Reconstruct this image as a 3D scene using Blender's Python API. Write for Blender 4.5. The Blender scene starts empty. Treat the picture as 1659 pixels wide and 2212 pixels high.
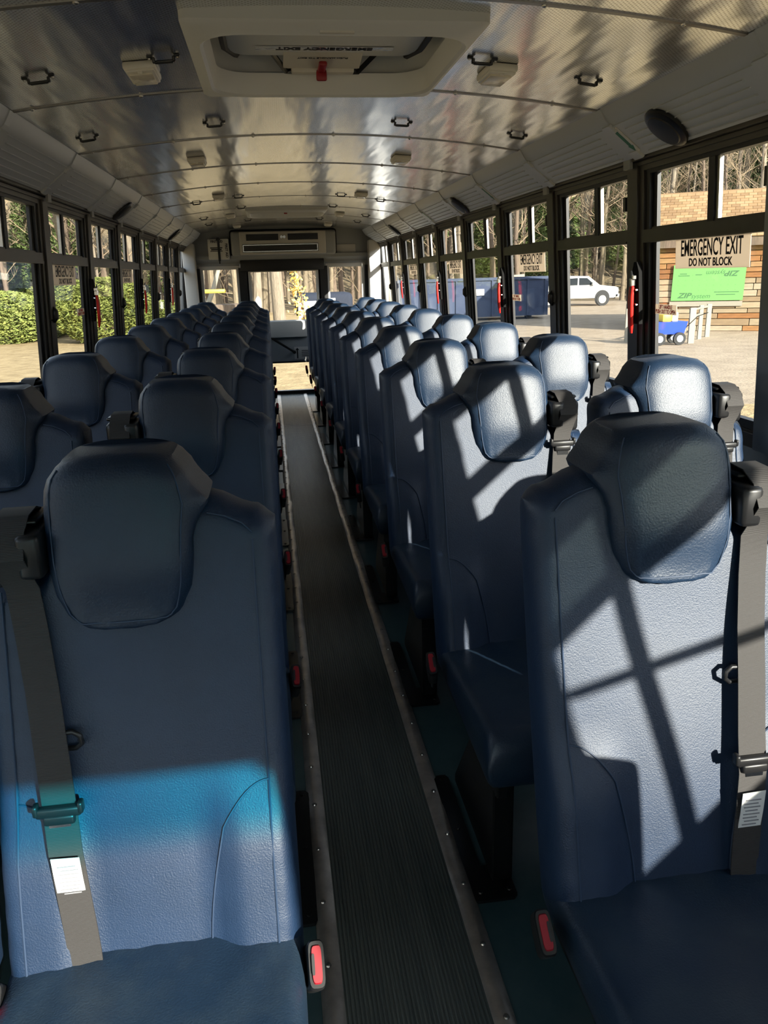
import bpy, bmesh, math, random
from mathutils import Vector, Matrix
R = math.radians
sc = bpy.context.scene
col = sc.collection
rnd = random.Random(7)

# ------------------------------------------------------------------ camera, sky, sun, exposure
F_PX, CAM, YAW, PITCH, ROLL = 1684.5, Vector((-.1958, 0, 1.4008)), .1329, .2957, -.0284
fw = Vector((math.sin(YAW)*math.cos(PITCH), math.cos(YAW)*math.cos(PITCH), -math.sin(PITCH)))
rt = Vector((math.cos(YAW), -math.sin(YAW), 0)); up = rt.cross(fw)
r2 = rt*math.cos(ROLL)+up*math.sin(ROLL); u2 = up*math.cos(ROLL)-rt*math.sin(ROLL)
cd = bpy.data.cameras.new('camera'); cam = bpy.data.objects.new('camera', cd); col.objects.link(cam)
cd.sensor_fit = 'VERTICAL'; cd.sensor_height = 36; cd.lens = F_PX/2212*36; cd.clip_start = .03; cd.clip_end = 600
cam.matrix_world = Matrix(((r2.x, u2.x, -fw.x, CAM.x), (r2.y, u2.y, -fw.y, CAM.y), (r2.z, u2.z, -fw.z, CAM.z), (0, 0, 0, 1)))
sc.camera = cam
SUN = Vector((-.54, 1, -.416)).normalized()
w = bpy.data.worlds.new('sky'); sc.world = w; w.use_nodes = True
nt = w.node_tree; bg = nt.nodes['Background']; sky = nt.nodes.new('ShaderNodeTexSky'); sky.sky_type = 'NISHITA'
sky.sun_disc = False; sky.sun_elevation = math.asin(-SUN.z); sky.sun_rotation = math.atan2(-SUN.x, -SUN.y)
sky.air_density = 1.0; sky.dust_density = .6
hs = nt.nodes.new('ShaderNodeHueSaturation'); hs.inputs['Saturation'].default_value = .5; nt.links.new(sky.outputs[0], hs.inputs['Color']); nt.links.new(hs.outputs[0], bg.inputs[0]); bg.inputs[1].default_value = .45
sl = bpy.data.lights.new('sun', 'SUN'); sl.energy = 11.5; sl.angle = .009; sl.color = (1, .92, .81)
so = bpy.data.objects.new('sun', sl); col.objects.link(so); so.rotation_euler = SUN.to_track_quat('-Z', 'Y').to_euler(); so.location = (5, -10, 6)
vs = sc.view_settings; vs.view_transform = 'Standard'; vs.look = 'None'; vs.gamma = 1; vs.use_curve_mapping = False
vs.exposure = .52
sc.cycles.max_bounces = 7; sc.cycles.diffuse_bounces = 4; sc.cycles.glossy_bounces = 3; sc.cycles.transparent_max_bounces = 16
sc.cycles.sample_clamp_indirect = 6; sc.cycles.adaptive_threshold = .03; sc.cycles.caustics_reflective = False; sc.cycles.caustics_refractive = False

# ------------------------------------------------------------------ materials
MT = {}
def mat(name, c, rough=.5, metal=0, bump=None, c2=None, vscale=4, spec=.5, coat=0, stretch=None, vsharp=None):
    m = bpy.data.materials.new(name); m.use_nodes = True; n = m.node_tree; b = n.nodes['Principled BSDF']
    b.inputs['Base Color'].default_value = (*c, 1); b.inputs['Roughness'].default_value = rough; b.inputs['Metallic'].default_value = metal
    b.inputs['Specular IOR Level'].default_value = spec; b.inputs['Coat Weight'].default_value = coat
    tc = n.nodes.new('ShaderNodeTexCoord'); src = tc.outputs['Object']
    if stretch:
        mp = n.nodes.new('ShaderNodeMapping'); mp.inputs['Scale'].default_value = stretch; n.links.new(src, mp.inputs[0]); src = mp.outputs[0]
    if c2:
        t = n.nodes.new('ShaderNodeTexNoise'); t.inputs['Scale'].default_value = vscale; t.inputs['Detail'].default_value = 6; t.inputs['Roughness'].default_value = .65
        r = n.nodes.new('ShaderNodeValToRGB'); r.color_ramp.elements[0].color = (*c, 1); r.color_ramp.elements[1].color = (*c2, 1)
        lo, hi = vsharp or (.35, .65); r.color_ramp.elements[0].position = lo; r.color_ramp.elements[1].position = hi
        n.links.new(src, t.inputs[0]); n.links.new(t.outputs[0], r.inputs[0]); n.links.new(r.outputs[0], b.inputs['Base Color'])
    if bump:
        kind, scl, st, dist = bump
        if kind == 'vor':
            t = n.nodes.new('ShaderNodeTexVoronoi'); t.feature = 'DISTANCE_TO_EDGE'; o = t.outputs['Distance']
        elif kind == 'wave':
            t = n.nodes.new('ShaderNodeTexWave'); t.bands_direction = 'Z'; o = t.outputs[1]
        else:
            t = n.nodes.new('ShaderNodeTexNoise'); t.inputs['Detail'].default_value = 4; o = t.outputs[0]
        t.inputs['Scale'].default_value = scl; n.links.new(src, t.inputs['Vector'])
        bp = n.nodes.new('ShaderNodeBump'); bp.inputs['Strength'].default_value = st; bp.inputs['Distance'].default_value = dist
        n.links.new(o, bp.inputs['Height']); n.links.new(bp.outputs[0], b.inputs['Normal'])
    MT[name] = m; return m
mat('vinyl', (.0052, .0190, .050), .5, bump=('noise', 420, .45, .0015), c2=(.0075, .0235, .060), vscale=9, spec=.6)
mat('vinyl_head', (.0058, .0190, .045), .47, bump=('noise', 300, .45, .0016), c2=(.008, .0235, .054), vscale=9, spec=.62)
mat('vinyl_cushion', (.009, .024, .050), .44, bump=('noise', 300, .4, .0016), c2=(.028, .046, .066), vscale=7, spec=.62, vsharp=(.42, .8))
mat('stitch', (.022, .042, .085), .6)
mat('belt', (.035, .032, .031), .7, bump=('wave', 160, .5, .0008))
mat('black_plastic', (.012, .012, .013), .38)
mat('black_metal', (.008, .008, .008), .28, bump=('noise', 60, .12, .002))
mat('matte_black', (.012, .012, .012), .85, spec=.1)
mat('red_plastic', (.26, .006, .014), .45)
mat('red_grip', (.72, .02, .015), .3)
mat('chrome', (.75, .76, .78), .18, 1)
mat('label_white', (.8, .8, .78), .8, bump=('noise', 200, .2, .001))
mat('label_ink', (.25, .25, .27), .8)
mat('floor_green', (.045, .088, .092), .30, bump=('noise', 30, .1, .002), c2=(.065, .11, .112), vscale=12)
mat('mat_rubber', (.115, .128, .115), .36, c2=(.17, .18, .155), vscale=30, stretch=(1, .08, 1), bump=('noise', 60, .15, .001))
mat('alu_strip', (.74, .67, .60), .36, .8, bump=('noise', 9, .25, .01), c2=(.52, .47, .42), vscale=14)
mat('seam_metal', (.22, .21, .2), .35, .9)
mat('steel', (.45, .43, .4), .3, 1)
mat('frame_dark', (.06, .053, .047), .42, c2=(.072, .063, .055), vscale=7)
mat('frame_black', (.010, .010, .011), .5)
mat('grey_paint', (.35, .37, .39), .45, bump=('noise', 40, .05, .002))
mat('cove_paint', (.56, .60, .66), .4, .0, bump=('noise', 14, .06, .006))
mat('light_grey', (.62, .61, .59), .5)
mat('hatch_grey', (.70, .73, .78), .5, bump=('noise', 90, .12, .002))
mat('lens', (.72, .69, .62), .18, bump=('vor', 60, .3, .004))
mat('lamp_frame', (.86, .85, .82), .4)
mat('sign_beige', (.72, .64, .54), .6)
mat('sign_ink', (.012, .012, .016), .6)
mat('sign_red', (.5, .03, .04), .6)
mat('white_paint', (.75, .75, .73), .4)
mat('green_ink', (.02, .16, .07), .5)
mat('foil', (.75, .76, .8), .15, 1, bump=('noise', 25, .4, .01))
# exterior
mat('gravel', (.27, .205, .135), .95, c2=(.36, .28, .19), vscale=1.6, bump=('noise', 14, .5, .05))
mat('dry_grass', (.26, .18, .08), .95, c2=(.42, .31, .155), vscale=2.2, bump=('noise', 10, .6, .08))
mat('leaf_litter', (.13, .10, .055), .95, c2=(.24, .175, .095), vscale=.8, bump=('noise', 3, .6, .3))
mat('bark_tan', (.215, .17, .11), .9, c2=(.115, .09, .058), vscale=3, stretch=(6, 6, .7), bump=('noise', 8, .6, .05))
mat('bark_grey', (.25, .205, .15), .9, c2=(.15, .12, .085), vscale=3, stretch=(6, 6, .7), bump=('noise', 8, .6, .05))
mat('bark_dark', (.16, .115, .08), .9, c2=(.09, .065, .045), vscale=3, stretch=(6, 6, .7))
mat('twig', (.23, .17, .105), .9)
mat('evergreen', (.06, .10, .025), .8, c2=(.13, .17, .045), vscale=3)
mat('shrub_green', (.115, .155, .03), .8, c2=(.24, .26, .06), vscale=3)
mat('yellow_leaf', (.75, .48, .08), .8, c2=(.85, .62, .2), vscale=5)
mat('oak_leaf', (.42, .20, .08), .85, c2=(.55, .3, .14), vscale=3)
for i, c in enumerate(((.27, .115, .033), (.31, .15, .05), (.23, .094, .028), (.33, .185, .074))): mat('plank_o%d' % i, c, .8, c2=tuple(x*.62 for x in c), vscale=2.5, stretch=(1, 1, 9))
for i, c in enumerate(((.30, .23, .14), (.35, .28, .185), (.245, .17, .093), (.33, .255, .155))): mat('plank_p%d' % i, c, .8, c2=tuple(x*.72 for x in c), vscale=2.5, stretch=(1, 1, 9))
for i, c in enumerate(((.27, .165, .075), (.32, .205, .10), (.22, .13, .058))): mat('shingle%d' % i, c, .9)
mat('sheath_green', (.13, .35, .09), .6)
mat('sheath_ink', (.05, .13, .05), .7)
mat('truck_white', (.5, .5, .485), .25, coat=.5)
mat('tyre', (.02, .02, .02), .8)
mat('dark_glass', (.02, .025, .03), .08)
mat('dump_blue', (.028, .042, .085), .65, c2=(.045, .06, .105), vscale=1.2, spec=.25)
mat('wagon_blue', (.02, .06, .5), .35)
mat('wood_pale', (.27, .245, .19), .8)
mat('cardboard', (.62, .36, .14), .9)
mat('tarp', (.025, .03, .045), .85, spec=.2)
mat('machine_yellow', (.75, .52, .05), .5)
def glass(name, tint=(.94, .96, .95), band=None):
    m = bpy.data.materials.new(name); m.use_nodes = True; n = m.node_tree; n.nodes.clear()
    out = n.nodes.new('ShaderNodeOutputMaterial'); mx = n.nodes.new('ShaderNodeMixShader'); tr = n.nodes.new('ShaderNodeBsdfTransparent'); gl = n.nodes.new('ShaderNodeBsdfGlossy')
    gl.inputs['Roughness'].default_value = .02; tr.inputs[0].default_value = (*tint, 1)
    lw = n.nodes.new('ShaderNodeLayerWeight'); pw = n.nodes.new('ShaderNodeMath'); pw.operation = 'POWER'; pw.inputs[1].default_value = 5; ma = n.nodes.new('ShaderNodeMath'); ma.operation = 'MULTIPLY_ADD'; ma.inputs[1].default_value = .3; ma.inputs[2].default_value = .025
    n.links.new(lw.outputs['Facing'], pw.inputs[0]); n.links.new(pw.outputs[0], ma.inputs[0])
    n.links.new(ma.outputs[0], mx.inputs[0]); n.links.new(tr.outputs[0], mx.inputs[1]); n.links.new(gl.outputs[0], mx.inputs[2]); n.links.new(mx.outputs[0], out.inputs[0])
    if band:      # glass tinted blue towards its top edge
        tc = n.nodes.new('ShaderNodeTexCoord'); sp = n.nodes.new('ShaderNodeSeparateXYZ'); mr = n.nodes.new('ShaderNodeMapRange'); cr = n.nodes.new('ShaderNodeMixRGB')
        mr.inputs[1].default_value = band[0]; mr.inputs[2].default_value = band[1]; cr.inputs[1].default_value = (*tint, 1); cr.inputs[2].default_value = (.10, .80, .93, 1)
        n.links.new(tc.outputs['Object'], sp.inputs[0]); n.links.new(sp.outputs[2], mr.inputs[0]); n.links.new(mr.outputs[0], cr.inputs[0]); n.links.new(cr.outputs[0], tr.inputs[0])
    MT[name] = m
def translucent(name, c):
    m = bpy.data.materials.new(name); m.use_nodes = True; n = m.node_tree; n.nodes.clear(); out = n.nodes.new('ShaderNodeOutputMaterial'); mx = n.nodes.new('ShaderNodeMixShader')
    d = n.nodes.new('ShaderNodeBsdfDiffuse'); t = n.nodes.new('ShaderNodeBsdfTranslucent'); d.inputs[0].default_value = t.inputs[0].default_value = (*c, 1); mx.inputs[0].default_value = .6
    n.links.new(d.outputs[0], mx.inputs[1]); n.links.new(t.outputs[0], mx.inputs[2]); n.links.new(mx.outputs[0], out.inputs[0]); MT[name] = m
translucent('sign_beige', (.74, .66, .56))
glass('glass'); glass('glass_band', band=(1.645, 1.70)); glass('glass_dark', (.22, .25, .24))
# polished ceiling aluminium with rows of tiny perforations
def ceil_mat():
    m = mat('ceiling_alu', (.78, .80, .83), .21, .95); n = m.node_tree; b = n.nodes['Principled BSDF']
    tc = n.nodes.new('ShaderNodeTexCoord'); sp = n.nodes.new('ShaderNodeSeparateXYZ'); n.links.new(tc.outputs['Object'], sp.inputs[0])
    s = []
    for k in (0, 1):
        a = n.nodes.new('ShaderNodeMath'); a.operation = 'MULTIPLY'; a.inputs[1].default_value = 480; n.links.new(sp.outputs[k], a.inputs[0])
        c = n.nodes.new('ShaderNodeMath'); c.operation = 'SINE'; n.links.new(a.outputs[0], c.inputs[0]); s.append(c)
    p = n.nodes.new('ShaderNodeMath'); p.operation = 'MULTIPLY'; n.links.new(s[0].outputs[0], p.inputs[0]); n.links.new(s[1].outputs[0], p.inputs[1])
    mr = n.nodes.new('ShaderNodeMapRange'); mr.inputs[1].default_value = .35; mr.inputs[2].default_value = .6; n.links.new(p.outputs[0], mr.inputs[0])
    mx = n.nodes.new('ShaderNodeMixRGB'); mx.inputs[1].default_value = (.78, .80, .83, 1); mx.inputs[2].default_value = (.34, .33, .31, 1)
    n.links.new(mr.outputs[0], mx.inputs[0]); n.links.new(mx.outputs[0], b.inputs['Base Color'])
    mp = n.nodes.new('ShaderNodeMapping'); mp.inputs['Scale'].default_value = (5.5, .8, 1); n.links.new(tc.outputs['Object'], mp.inputs[0])
    t = n.nodes.new('ShaderNodeTexNoise'); t.inputs['Scale'].default_value = 2.2; t.inputs['Detail'].default_value = 1.5; n.links.new(mp.outputs[0], t.inputs[0])
    bp = n.nodes.new('ShaderNodeBump'); bp.inputs['Strength'].default_value = .22; bp.inputs['Distance'].default_value = .02; n.links.new(t.outputs[0], bp.inputs['Height']); n.links.new(bp.outputs[0], b.inputs['Normal'])
ceil_mat()

# ------------------------------------------------------------------ geometry helpers
class G:
    def __init__(s): s.v = []; s.f = []
    def add(s, v, f):
        o = len(s.v); s.v += [tuple(p) for p in v]; s.f += [tuple(i+o for i in q) for q in f]; return s
    def box(s, x0, x1, y0, y1, z0, z1):
        return s.add([(x, y, z) for x in (x0, x1) for y in (y0, y1) for z in (z0, z1)],
                     [(0, 1, 3, 2), (4, 6, 7, 5), (0, 4, 5, 1), (2, 3, 7, 6), (0, 2, 6, 4), (1, 5, 7, 3)])
    def hexa(s, p):   # eight points ordered like box
        return s.add(p, [(0, 1, 3, 2), (4, 6, 7, 5), (0, 4, 5, 1), (2, 3, 7, 6), (0, 2, 6, 4), (1, 5, 7, 3)])
    def rbox(s, x0, x1, y0, y1, z0, z1, r, seg=2):
        bm = bmesh.new(); bmesh.ops.create_cube(bm, size=1)
        for v in bm.verts: v.co = Vector(((x0+x1)/2+v.co.x*(x1-x0), (y0+y1)/2+v.co.y*(y1-y0), (z0+z1)/2+v.co.z*(z1-z0)))
        bmesh.ops.bevel(bm, geom=bm.edges[:], offset=r, segments=seg, affect='EDGES', profile=.5)
        bm.verts.index_update(); s.add([v.co for v in bm.verts], [[v.index for v in f.verts] for f in bm.faces]); bm.free(); return s
    def tube(s, pts, r, n=6, caps=True):
        pts = [Vector(p) for p in pts]; rs = r if isinstance(r, (list, tuple)) else [r]*len(pts); o = len(s.v); prev = None
        for i, p in enumerate(pts):
            d = (pts[min(i+1, len(pts)-1)]-pts[max(i-1, 0)]).normalized()
            if prev is None: a = d.orthogonal().normalized()
            else: a = (prev-d*prev.dot(d)).normalized()
            prev = a; b = d.cross(a)
            for k in range(n):
                t = 2*math.pi*k/n; s.v.append(tuple(p+(a*math.cos(t)+b*math.sin(t))*rs[i]))
        for i in range(len(pts)-1):
            for k in range(n):
                s.f.append((o+i*n+k, o+i*n+(k+1) % n, o+(i+1)*n+(k+1) % n, o+(i+1)*n+k))
        if caps: s.f.append(tuple(o+k for k in range(n-1, -1, -1))); e = o+(len(pts)-1)*n; s.f.append(tuple(e+k for k in range(n)))
        return s
    def cyl(s, c, axis, r, h, n=16, r1=None):
        c = Vector(c); a = Vector(axis).normalized(); return s.tube([c-a*h/2, c+a*h/2], [r, r if r1 is None else r1], n)
    def ribbon(s, pts, wv, th=.0025, nv=None):   # strap: centre line, half-width vectors, thickness
        o = len(s.v); pts = [Vector(p) for p in pts]
        for i, p in enumerate(pts):
            d = (pts[min(i+1, len(pts)-1)]-pts[max(i-1, 0)]).normalized(); wd = Vector(wv[i] if isinstance(wv, list) else wv); nn = d.cross(wd).normalized()*th/2
            for q in (p-wd-nn, p+wd-nn, p+wd+nn, p-wd+nn): s.v.append(tuple(q))
        for i in range(len(pts)-1):
            for k in range(4): s.f.append((o+i*4+k, o+i*4+(k+1) % 4, o+i*4+4+(k+1) % 4, o+i*4+4+k))
        e = o+4*(len(pts)-1); s.f += [(o+3, o+2, o+1, o), (e, e+1, e+2, e+3)]; return s
    def prism(s, outline, vec):   # polygon outline (3D points) extruded by vec
        n = len(outline); v = Vector(vec); o = len(s.v)
        s.v += [tuple(p) for p in outline]+[tuple(Vector(p)+v) for p in outline]
        s.f += [tuple(o+i for i in range(n))[::-1], tuple(o+n+i for i in range(n))]+[(o+i, o+(i+1) % n, o+n+(i+1) % n, o+n+i) for i in range(n)]; return s
    def mesh(s, name, m, off=(0, 0, 0), mx=1, angle=35, recalc=True):
        me = bpy.data.meshes.new(name); me.from_pydata([(x*mx-off[0], y-off[1], z-off[2]) for x, y, z in s.v], [], s.f)
        if recalc:
            bm = bmesh.new(); bm.from_mesh(me); bmesh.ops.recalc_face_normals(bm, faces=bm.faces); bm.to_mesh(me); bm.free()
        me.polygons.foreach_set('use_smooth', [True]*len(me.polygons)); me.set_sharp_from_angle(angle=R(angle))
        for q in (m if isinstance(m, (list, tuple)) else [m]): me.materials.append(MT[q])
        return me
def link(name, me, parent=None, loc=(0, 0, 0), rot=None):
    o = bpy.data.objects.new(name, me); col.objects.link(o); o.location = loc
    if rot: o.rotation_euler = rot
    if parent: o.parent = parent
    return o
def tag(o, label, cat, group=None, kind=None):
    if label: o['label'] = label
    if cat: o['category'] = cat
    if group: o['group'] = group
    if kind: o['kind'] = kind
    return o
def empty(name, loc=(0, 0, 0), rot=None):
    o = link(name, None, None, loc, rot); o.empty_display_size = .1; return o
def struct(o, label=None): o['kind'] = 'structure'; (label and o.__setitem__('label', label)); return o
def copy_tree(o, parent=None):
    c = o.copy(); col.objects.link(c); c.parent = parent
    for ch in o.children: copy_tree(ch, c)
    return c
def text(name, s, size, m, parent, loc, rot, sx=1.0, extrude=.0004, align='CENTER', shear=0, bold=0, label=None):
    cu = bpy.data.curves.new(name, 'FONT'); cu.body = s; cu.size = size; cu.align_x = align; cu.align_y = 'CENTER'; cu.extrude = extrude; cu.shear = shear; cu.offset = bold
    cu.resolution_u = 3; tmp = bpy.data.objects.new('tmp', cu); me = bpy.data.meshes.new_from_object(tmp); bpy.data.objects.remove(tmp); me.materials.clear(); me.materials.append(MT[m])
    o = link(name, me, parent, loc, rot); o.scale = (sx, 1, 1)
    return o

# ------------------------------------------------------------------ bus shell
S = .87; YP0 = 2.865; YF, YB = -1.5, 9.81
post_y = lambda k: YP0+S*k
def Xw(z): return 1.187-.0625*max(0, z-.9)
def wbox(g, side, y0, y1, z0, z1, d0, d1):
    return g.hexa([(side*(Xw(z)+d), y, z) for d in (d0, d1) for y in (y0, y1) for z in (z0, z1)])
# floor, mat
floor = struct(link('floor', G().box(-1.25, 1.25, YF, YB, -.06, 0).mesh('floor', 'floor_green')), 'dark green rubber bus floor')
g = G(); n = 34; x0, x1 = -.147, .147; top = []
for i in range(n):
    a = x0+(x1-x0)*i/n; b = x0+(x1-x0)*(i+1)/n; wd = b-a
    top += [(a, .004), (a+wd*.18, .007), (a+wd*.62, .007), (a+wd*.8, .004)]
top.append((x1, .004))
for y0, y1 in ((YF, 4.68), (4.683, 7.62), (7.66, YB-.01)):
    o = len(g.v)
    for y in (y0, y1): g.v += [(x, y, z) for x, z in top]
    m_ = len(top); g.f += [(o+i, o+i+1, o+m_+i+1, o+m_+i) for i in range(m_-1)]
g.box(x0, x1, 7.625, 7.655, 0, .006)
link('aisle_mat', g.mesh('aisle_mat', 'mat_rubber', angle=20), floor)
scr = G().cyl((0, 0, .0015), (0, 0, 1), .0065, .003, 10, .005); scr.cyl((0, 0, .003), (0, 0, 1), .0028, .001, 6); scr = scr.mesh('screw', 'steel')
for ti, sd in ((1, -1), (2, 1)):
    g = G(); ys = [YF+.04*i for i in range(int((YB-YF)/.04)+1)]
    o = len(g.v); prof = ((.141, .007), (.149, .0105), (.166, .0125), (.181, .010), (.187, .001))
    for y in ys:
        wv = .0012*math.sin(y*9+sd)+.0012*math.sin(y*23.)
        g.v += [(sd*x, y, z+wv*(.3 < i < 3.5)) for i, (x, z) in enumerate(prof)]
    g.f += [(o+j*5+i, o+j*5+i+1, o+j*5+6+i, o+j*5+5+i) for j in range(len(ys)-1) for i in range(4)]
    t = struct(link('trim_%d' % ti, g.mesh('aisle_strip', 'alu_strip', angle=60)), 'aluminium strip screwed along the %s edge of the aisle mat' % ('left' if sd < 0 else 'right'))
    y = .95
    while y < 8.9:
        link('screw', scr, t, (sd*.167, y, .0125)); y += .176

# walls with posts, sill and header rails
HANDLE_POSTS = (0, 2, 4, 6)
walls = {}
for side, nm in ((-1, 'left'), (1, 'right')):
    wl = walls[side] = struct(empty('wall_'+nm, (side*1.19, 4, 0)), 'bus side wall with dark window posts'); off = (side*1.19, 4, 0)
    link('lower_panel', wbox(G(), side, -.44 if side < 0 else YF, YB, 0, .885, 0, .07).mesh('lower_panel', 'grey_paint', off), wl)
    g = wbox(G(), side, -.44 if side < 0 else YF, YB, .885, .925, -.015, .03); wbox(g, side, -.44 if side < 0 else YF, YB, .925, .932, .0, .03)
    link('sill_rail', g.mesh('sill_rail', 'frame_dark', off), wl)
    g = wbox(G(), side, YF, YB, 1.725, 1.757, -.004, .03); wbox(g, side, YF, YB, 1.757, 1.80, -.030, .03); wbox(g, side, YF, YB, 1.742, 1.752, -.012, -.004)
    link('header_rail', g.mesh('header_rail', 'frame_dark', off), wl)
    for k in range(-3, 9):
        Y = post_y(k)
        if k == -1 and side == 1:
            g = wbox(G(), side, Y-.12, Y+.055, .885, 1.76, -.025, .03); link('post', g.mesh('post', 'grey_paint', off), wl)
            continue
        if k == -3 and side == 1: continue
        g = wbox(G(), side, Y-.062, Y+.062, .885, 1.76, -.004, .03); wbox(g, side, Y-.03, Y+.05, 1.25, 1.745, -.014, -.004); wbox(g, side, Y-.03, Y+.05, .9, 1.245, -.010, -.004)
        p = link('post', g.mesh('post', 'frame_dark', off), wl)
        if k < 0: continue
        g = wbox(G(), side, Y-.02, Y+.035, 1.735, 1.785, -.036, -.026); wbox(g, side, Y-.015, Y+.03, 1.765, 1.79, -.036, -.02)
        bk = link('bracket', g.mesh('bracket', 'grey_paint', off), p)
        if k not in HANDLE_POSTS:
            g = G().tube([(side*(Xw(1.27)-.010), Y+.01, 1.235), (side*(Xw(1.27)-.016), Y+.01, 1.255), (side*(Xw(1.27)-.016), Y+.01, 1.285), (side*(Xw(1.27)-.010), Y+.01, 1.305)], [.006, .017, .017, .006], 10)
            link('cap', g.mesh('cap', 'black_plastic', off), p)
# windows
wn = 0
def window(side, k):
    global wn
    wn += 1; y0, y1 = post_y(k)+.062, post_y(k+1)-.062
    if k == -2 and side == 1: y1 = post_y(k+1)-.12
    if k == -1 and side == 1: y0 = post_y(k)+.055
    off = (side*Xw(1.3), (y0+y1)/2, .93)
    w_ = struct(empty('window_%d' % wn, off))
    w_['label'] = 'dark framed side window on the %s wall, %s from the rear' % ('left' if side < 0 else 'right', ('first', 'second', 'third', 'fourth', 'fifth', 'sixth', 'seventh', 'eighth', 'ninth', 'tenth', 'eleventh')[7-k])
    g = G(); fr = .03
    for a, b in ((y0, y0+fr*.6), (y1-fr, y1)): wbox(g, side, a, b, .93, 1.727, .004, .03)
    wbox(g, side, y1-fr-.03, y1-fr, .93, 1.727, .017, .03)
    wbox(g, side, y0+fr, y1-fr, .93, .958, .004, .03); wbox(g, side, y0+fr, y1-fr, 1.712, 1.727, .004, .03)
    f = link('frame', g.mesh('frame', 'frame_black', off), w_)
    g = wbox(G(), side, y0+.004, y1-.004, 1.488, 1.528, -.006, .026); wbox(g, side, y0+.004, y1-.004, 1.484, 1.492, -.011, .02); wbox(g, side, y0+fr, y1-fr, 1.528, 1.536, .012, .026)
    link('transom', g.mesh('transom', 'frame_dark', off), w_)
    ym = (y0+y1)/2-.055
    g = wbox(G(), side, ym-.008, ym+.026, 1.528, 1.714, .008, .026); mu = link('mullion', g.mesh('mullion', 'frame_black', off), w_)
    g = wbox(G(), side, ym-.026, ym-.008, 1.528, 1.714, .014, .026); link('slider_edge', g.mesh('slider_edge', 'steel', off), mu)
    for a, b, c, d, dd in ((y0+.018, y1-fr, .955, 1.488, .020), (y0+.018, ym, 1.53, 1.714, .016), (ym, y1-fr, 1.53, 1.714, .021)):
        link('pane', wbox(G(), side, a, b, c, d, dd, dd+.004).mesh('pane', 'glass', off), w_)
    g = wbox(G(), side, y0+fr-.004, y0+fr+.016, 1.60, 1.65, -.004, .016)
    link('latch', g.mesh('latch', 'black_plastic', off), w_)
for k in range(-3, 8):
    for side in (-1, 1): window(side, k) if not (side == 1 and k == -3) else window(side, k)
# front end of the bus: windscreen, header, driver's window
wf = struct(empty('wall_front', (0, YF, 0)), 'front wall of the bus around the windscreen'); off = (0, YF, 0)
link('dash_panel', G().box(-1.25, 1.25, YF-.08, YF, -.06, .78).mesh('dash_panel', 'grey_paint', off), wf)
link('header', G().box(-1.25, 1.25, YF-.08, YF, 1.785, 2.05).mesh('header', 'grey_paint', off), wf)
for s_ in (-1, 1): link('pillar', G().box(*sorted((s_*1.165, s_*1.25)), YF-.08, YF, .78, 1.785).mesh('pillar', 'grey_paint', off), wf)
ws = G().box(-1.165, 1.165, YF-.045, YF-.04, .78, 1.785); link('windscreen', ws.mesh('windscreen', 'glass_band', (0, YF, 0)), wf)
wr = walls[1]; off = (1.19, 4, 0); yL, yR = -.70, .15
g = G(); wbox(g, 1, YF, yL, .88, 1.76, 0, .03); wbox(g, 1, yR, post_y(-3)+.062, .88, 1.76, 0, .03); wbox(g, 1, yL, yR, 1.70, 1.76, 0, .03); wbox(g, 1, yL, yR, .88, 1.10, 0, .03)
link('driver_side_panel', g.mesh('driver_side_panel', 'grey_paint', off), wr)
wl = walls[-1]; g = wbox(G(), -1, YF, -1.36, 0, 1.76, 0, .06); wbox(g, -1, -.44, post_y(-3), 0, 1.76, 0, .06); link('entry_side_panel', g.mesh('entry_side_panel', 'grey_paint', (-1.19, 4, 0)), wl)
ed = struct(empty('door_2', (-1.19, -.9, 0)), 'folding glass entrance door at the front of the bus'); off = (-1.19, -.9, 0)
for a, b in ((-1.36, -.92), (-.88, -.44)):
    g = G(); [wbox(g, -1, a+x0, a+x1, z0, z1, .0, .04) for x0, x1, z0, z1 in ((0, .04, .02, 1.75), (b-a-.04, b-a, .02, 1.75), (.04, b-a-.04, .02, .08), (.04, b-a-.04, .86, .90), (.04, b-a-.04, 1.69, 1.75))]
    lf_ = link('door_leaf', g.mesh('door_leaf', 'frame_black', off), ed)
    for z0, z1 in ((.08, .86), (.90, 1.69)): link('pane', wbox(G(), -1, a+.04, b-.04, z0, z1, .018, .023).mesh('pane', 'glass', off), lf_)
link('hinge_post', wbox(G(), -1, -.92, -.88, .0, 1.76, 0, .05).mesh('hinge_post', 'frame_black', off), ed)
wn += 1; off = (1.17, -.28, 1.1); w_ = struct(empty('window_%d' % wn, off), "driver's side window with divided sliding panes")
g = wbox(G(), 1, -.46, -.425, 1.10, 1.70, .01, .03); wbox(g, 1, yL, yR, 1.555, 1.585, .01, .03)
link('mullion', g.mesh('mullion', 'frame_black', off), w_)
g = G().hexa([(1.18+d, y, z+(.237 if y < -.5 else 0)) for d in (0, .015) for y in (yL, yR) for z in (1.234, 1.252)]); link('shadow_bar', g.mesh('shadow_bar', 'frame_black', off), w_)  # unseen bar, added and tilted to cast the sloping shadow on the near seat
link('pane', wbox(G(), 1, yL, yR, 1.10, 1.555, .018, .022).mesh('pane', 'glass', off), w_); link('pane', wbox(G(), 1, yL, yR, 1.585, 1.70, .018, .022).mesh('pane', 'glass_dark', off), w_)

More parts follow.
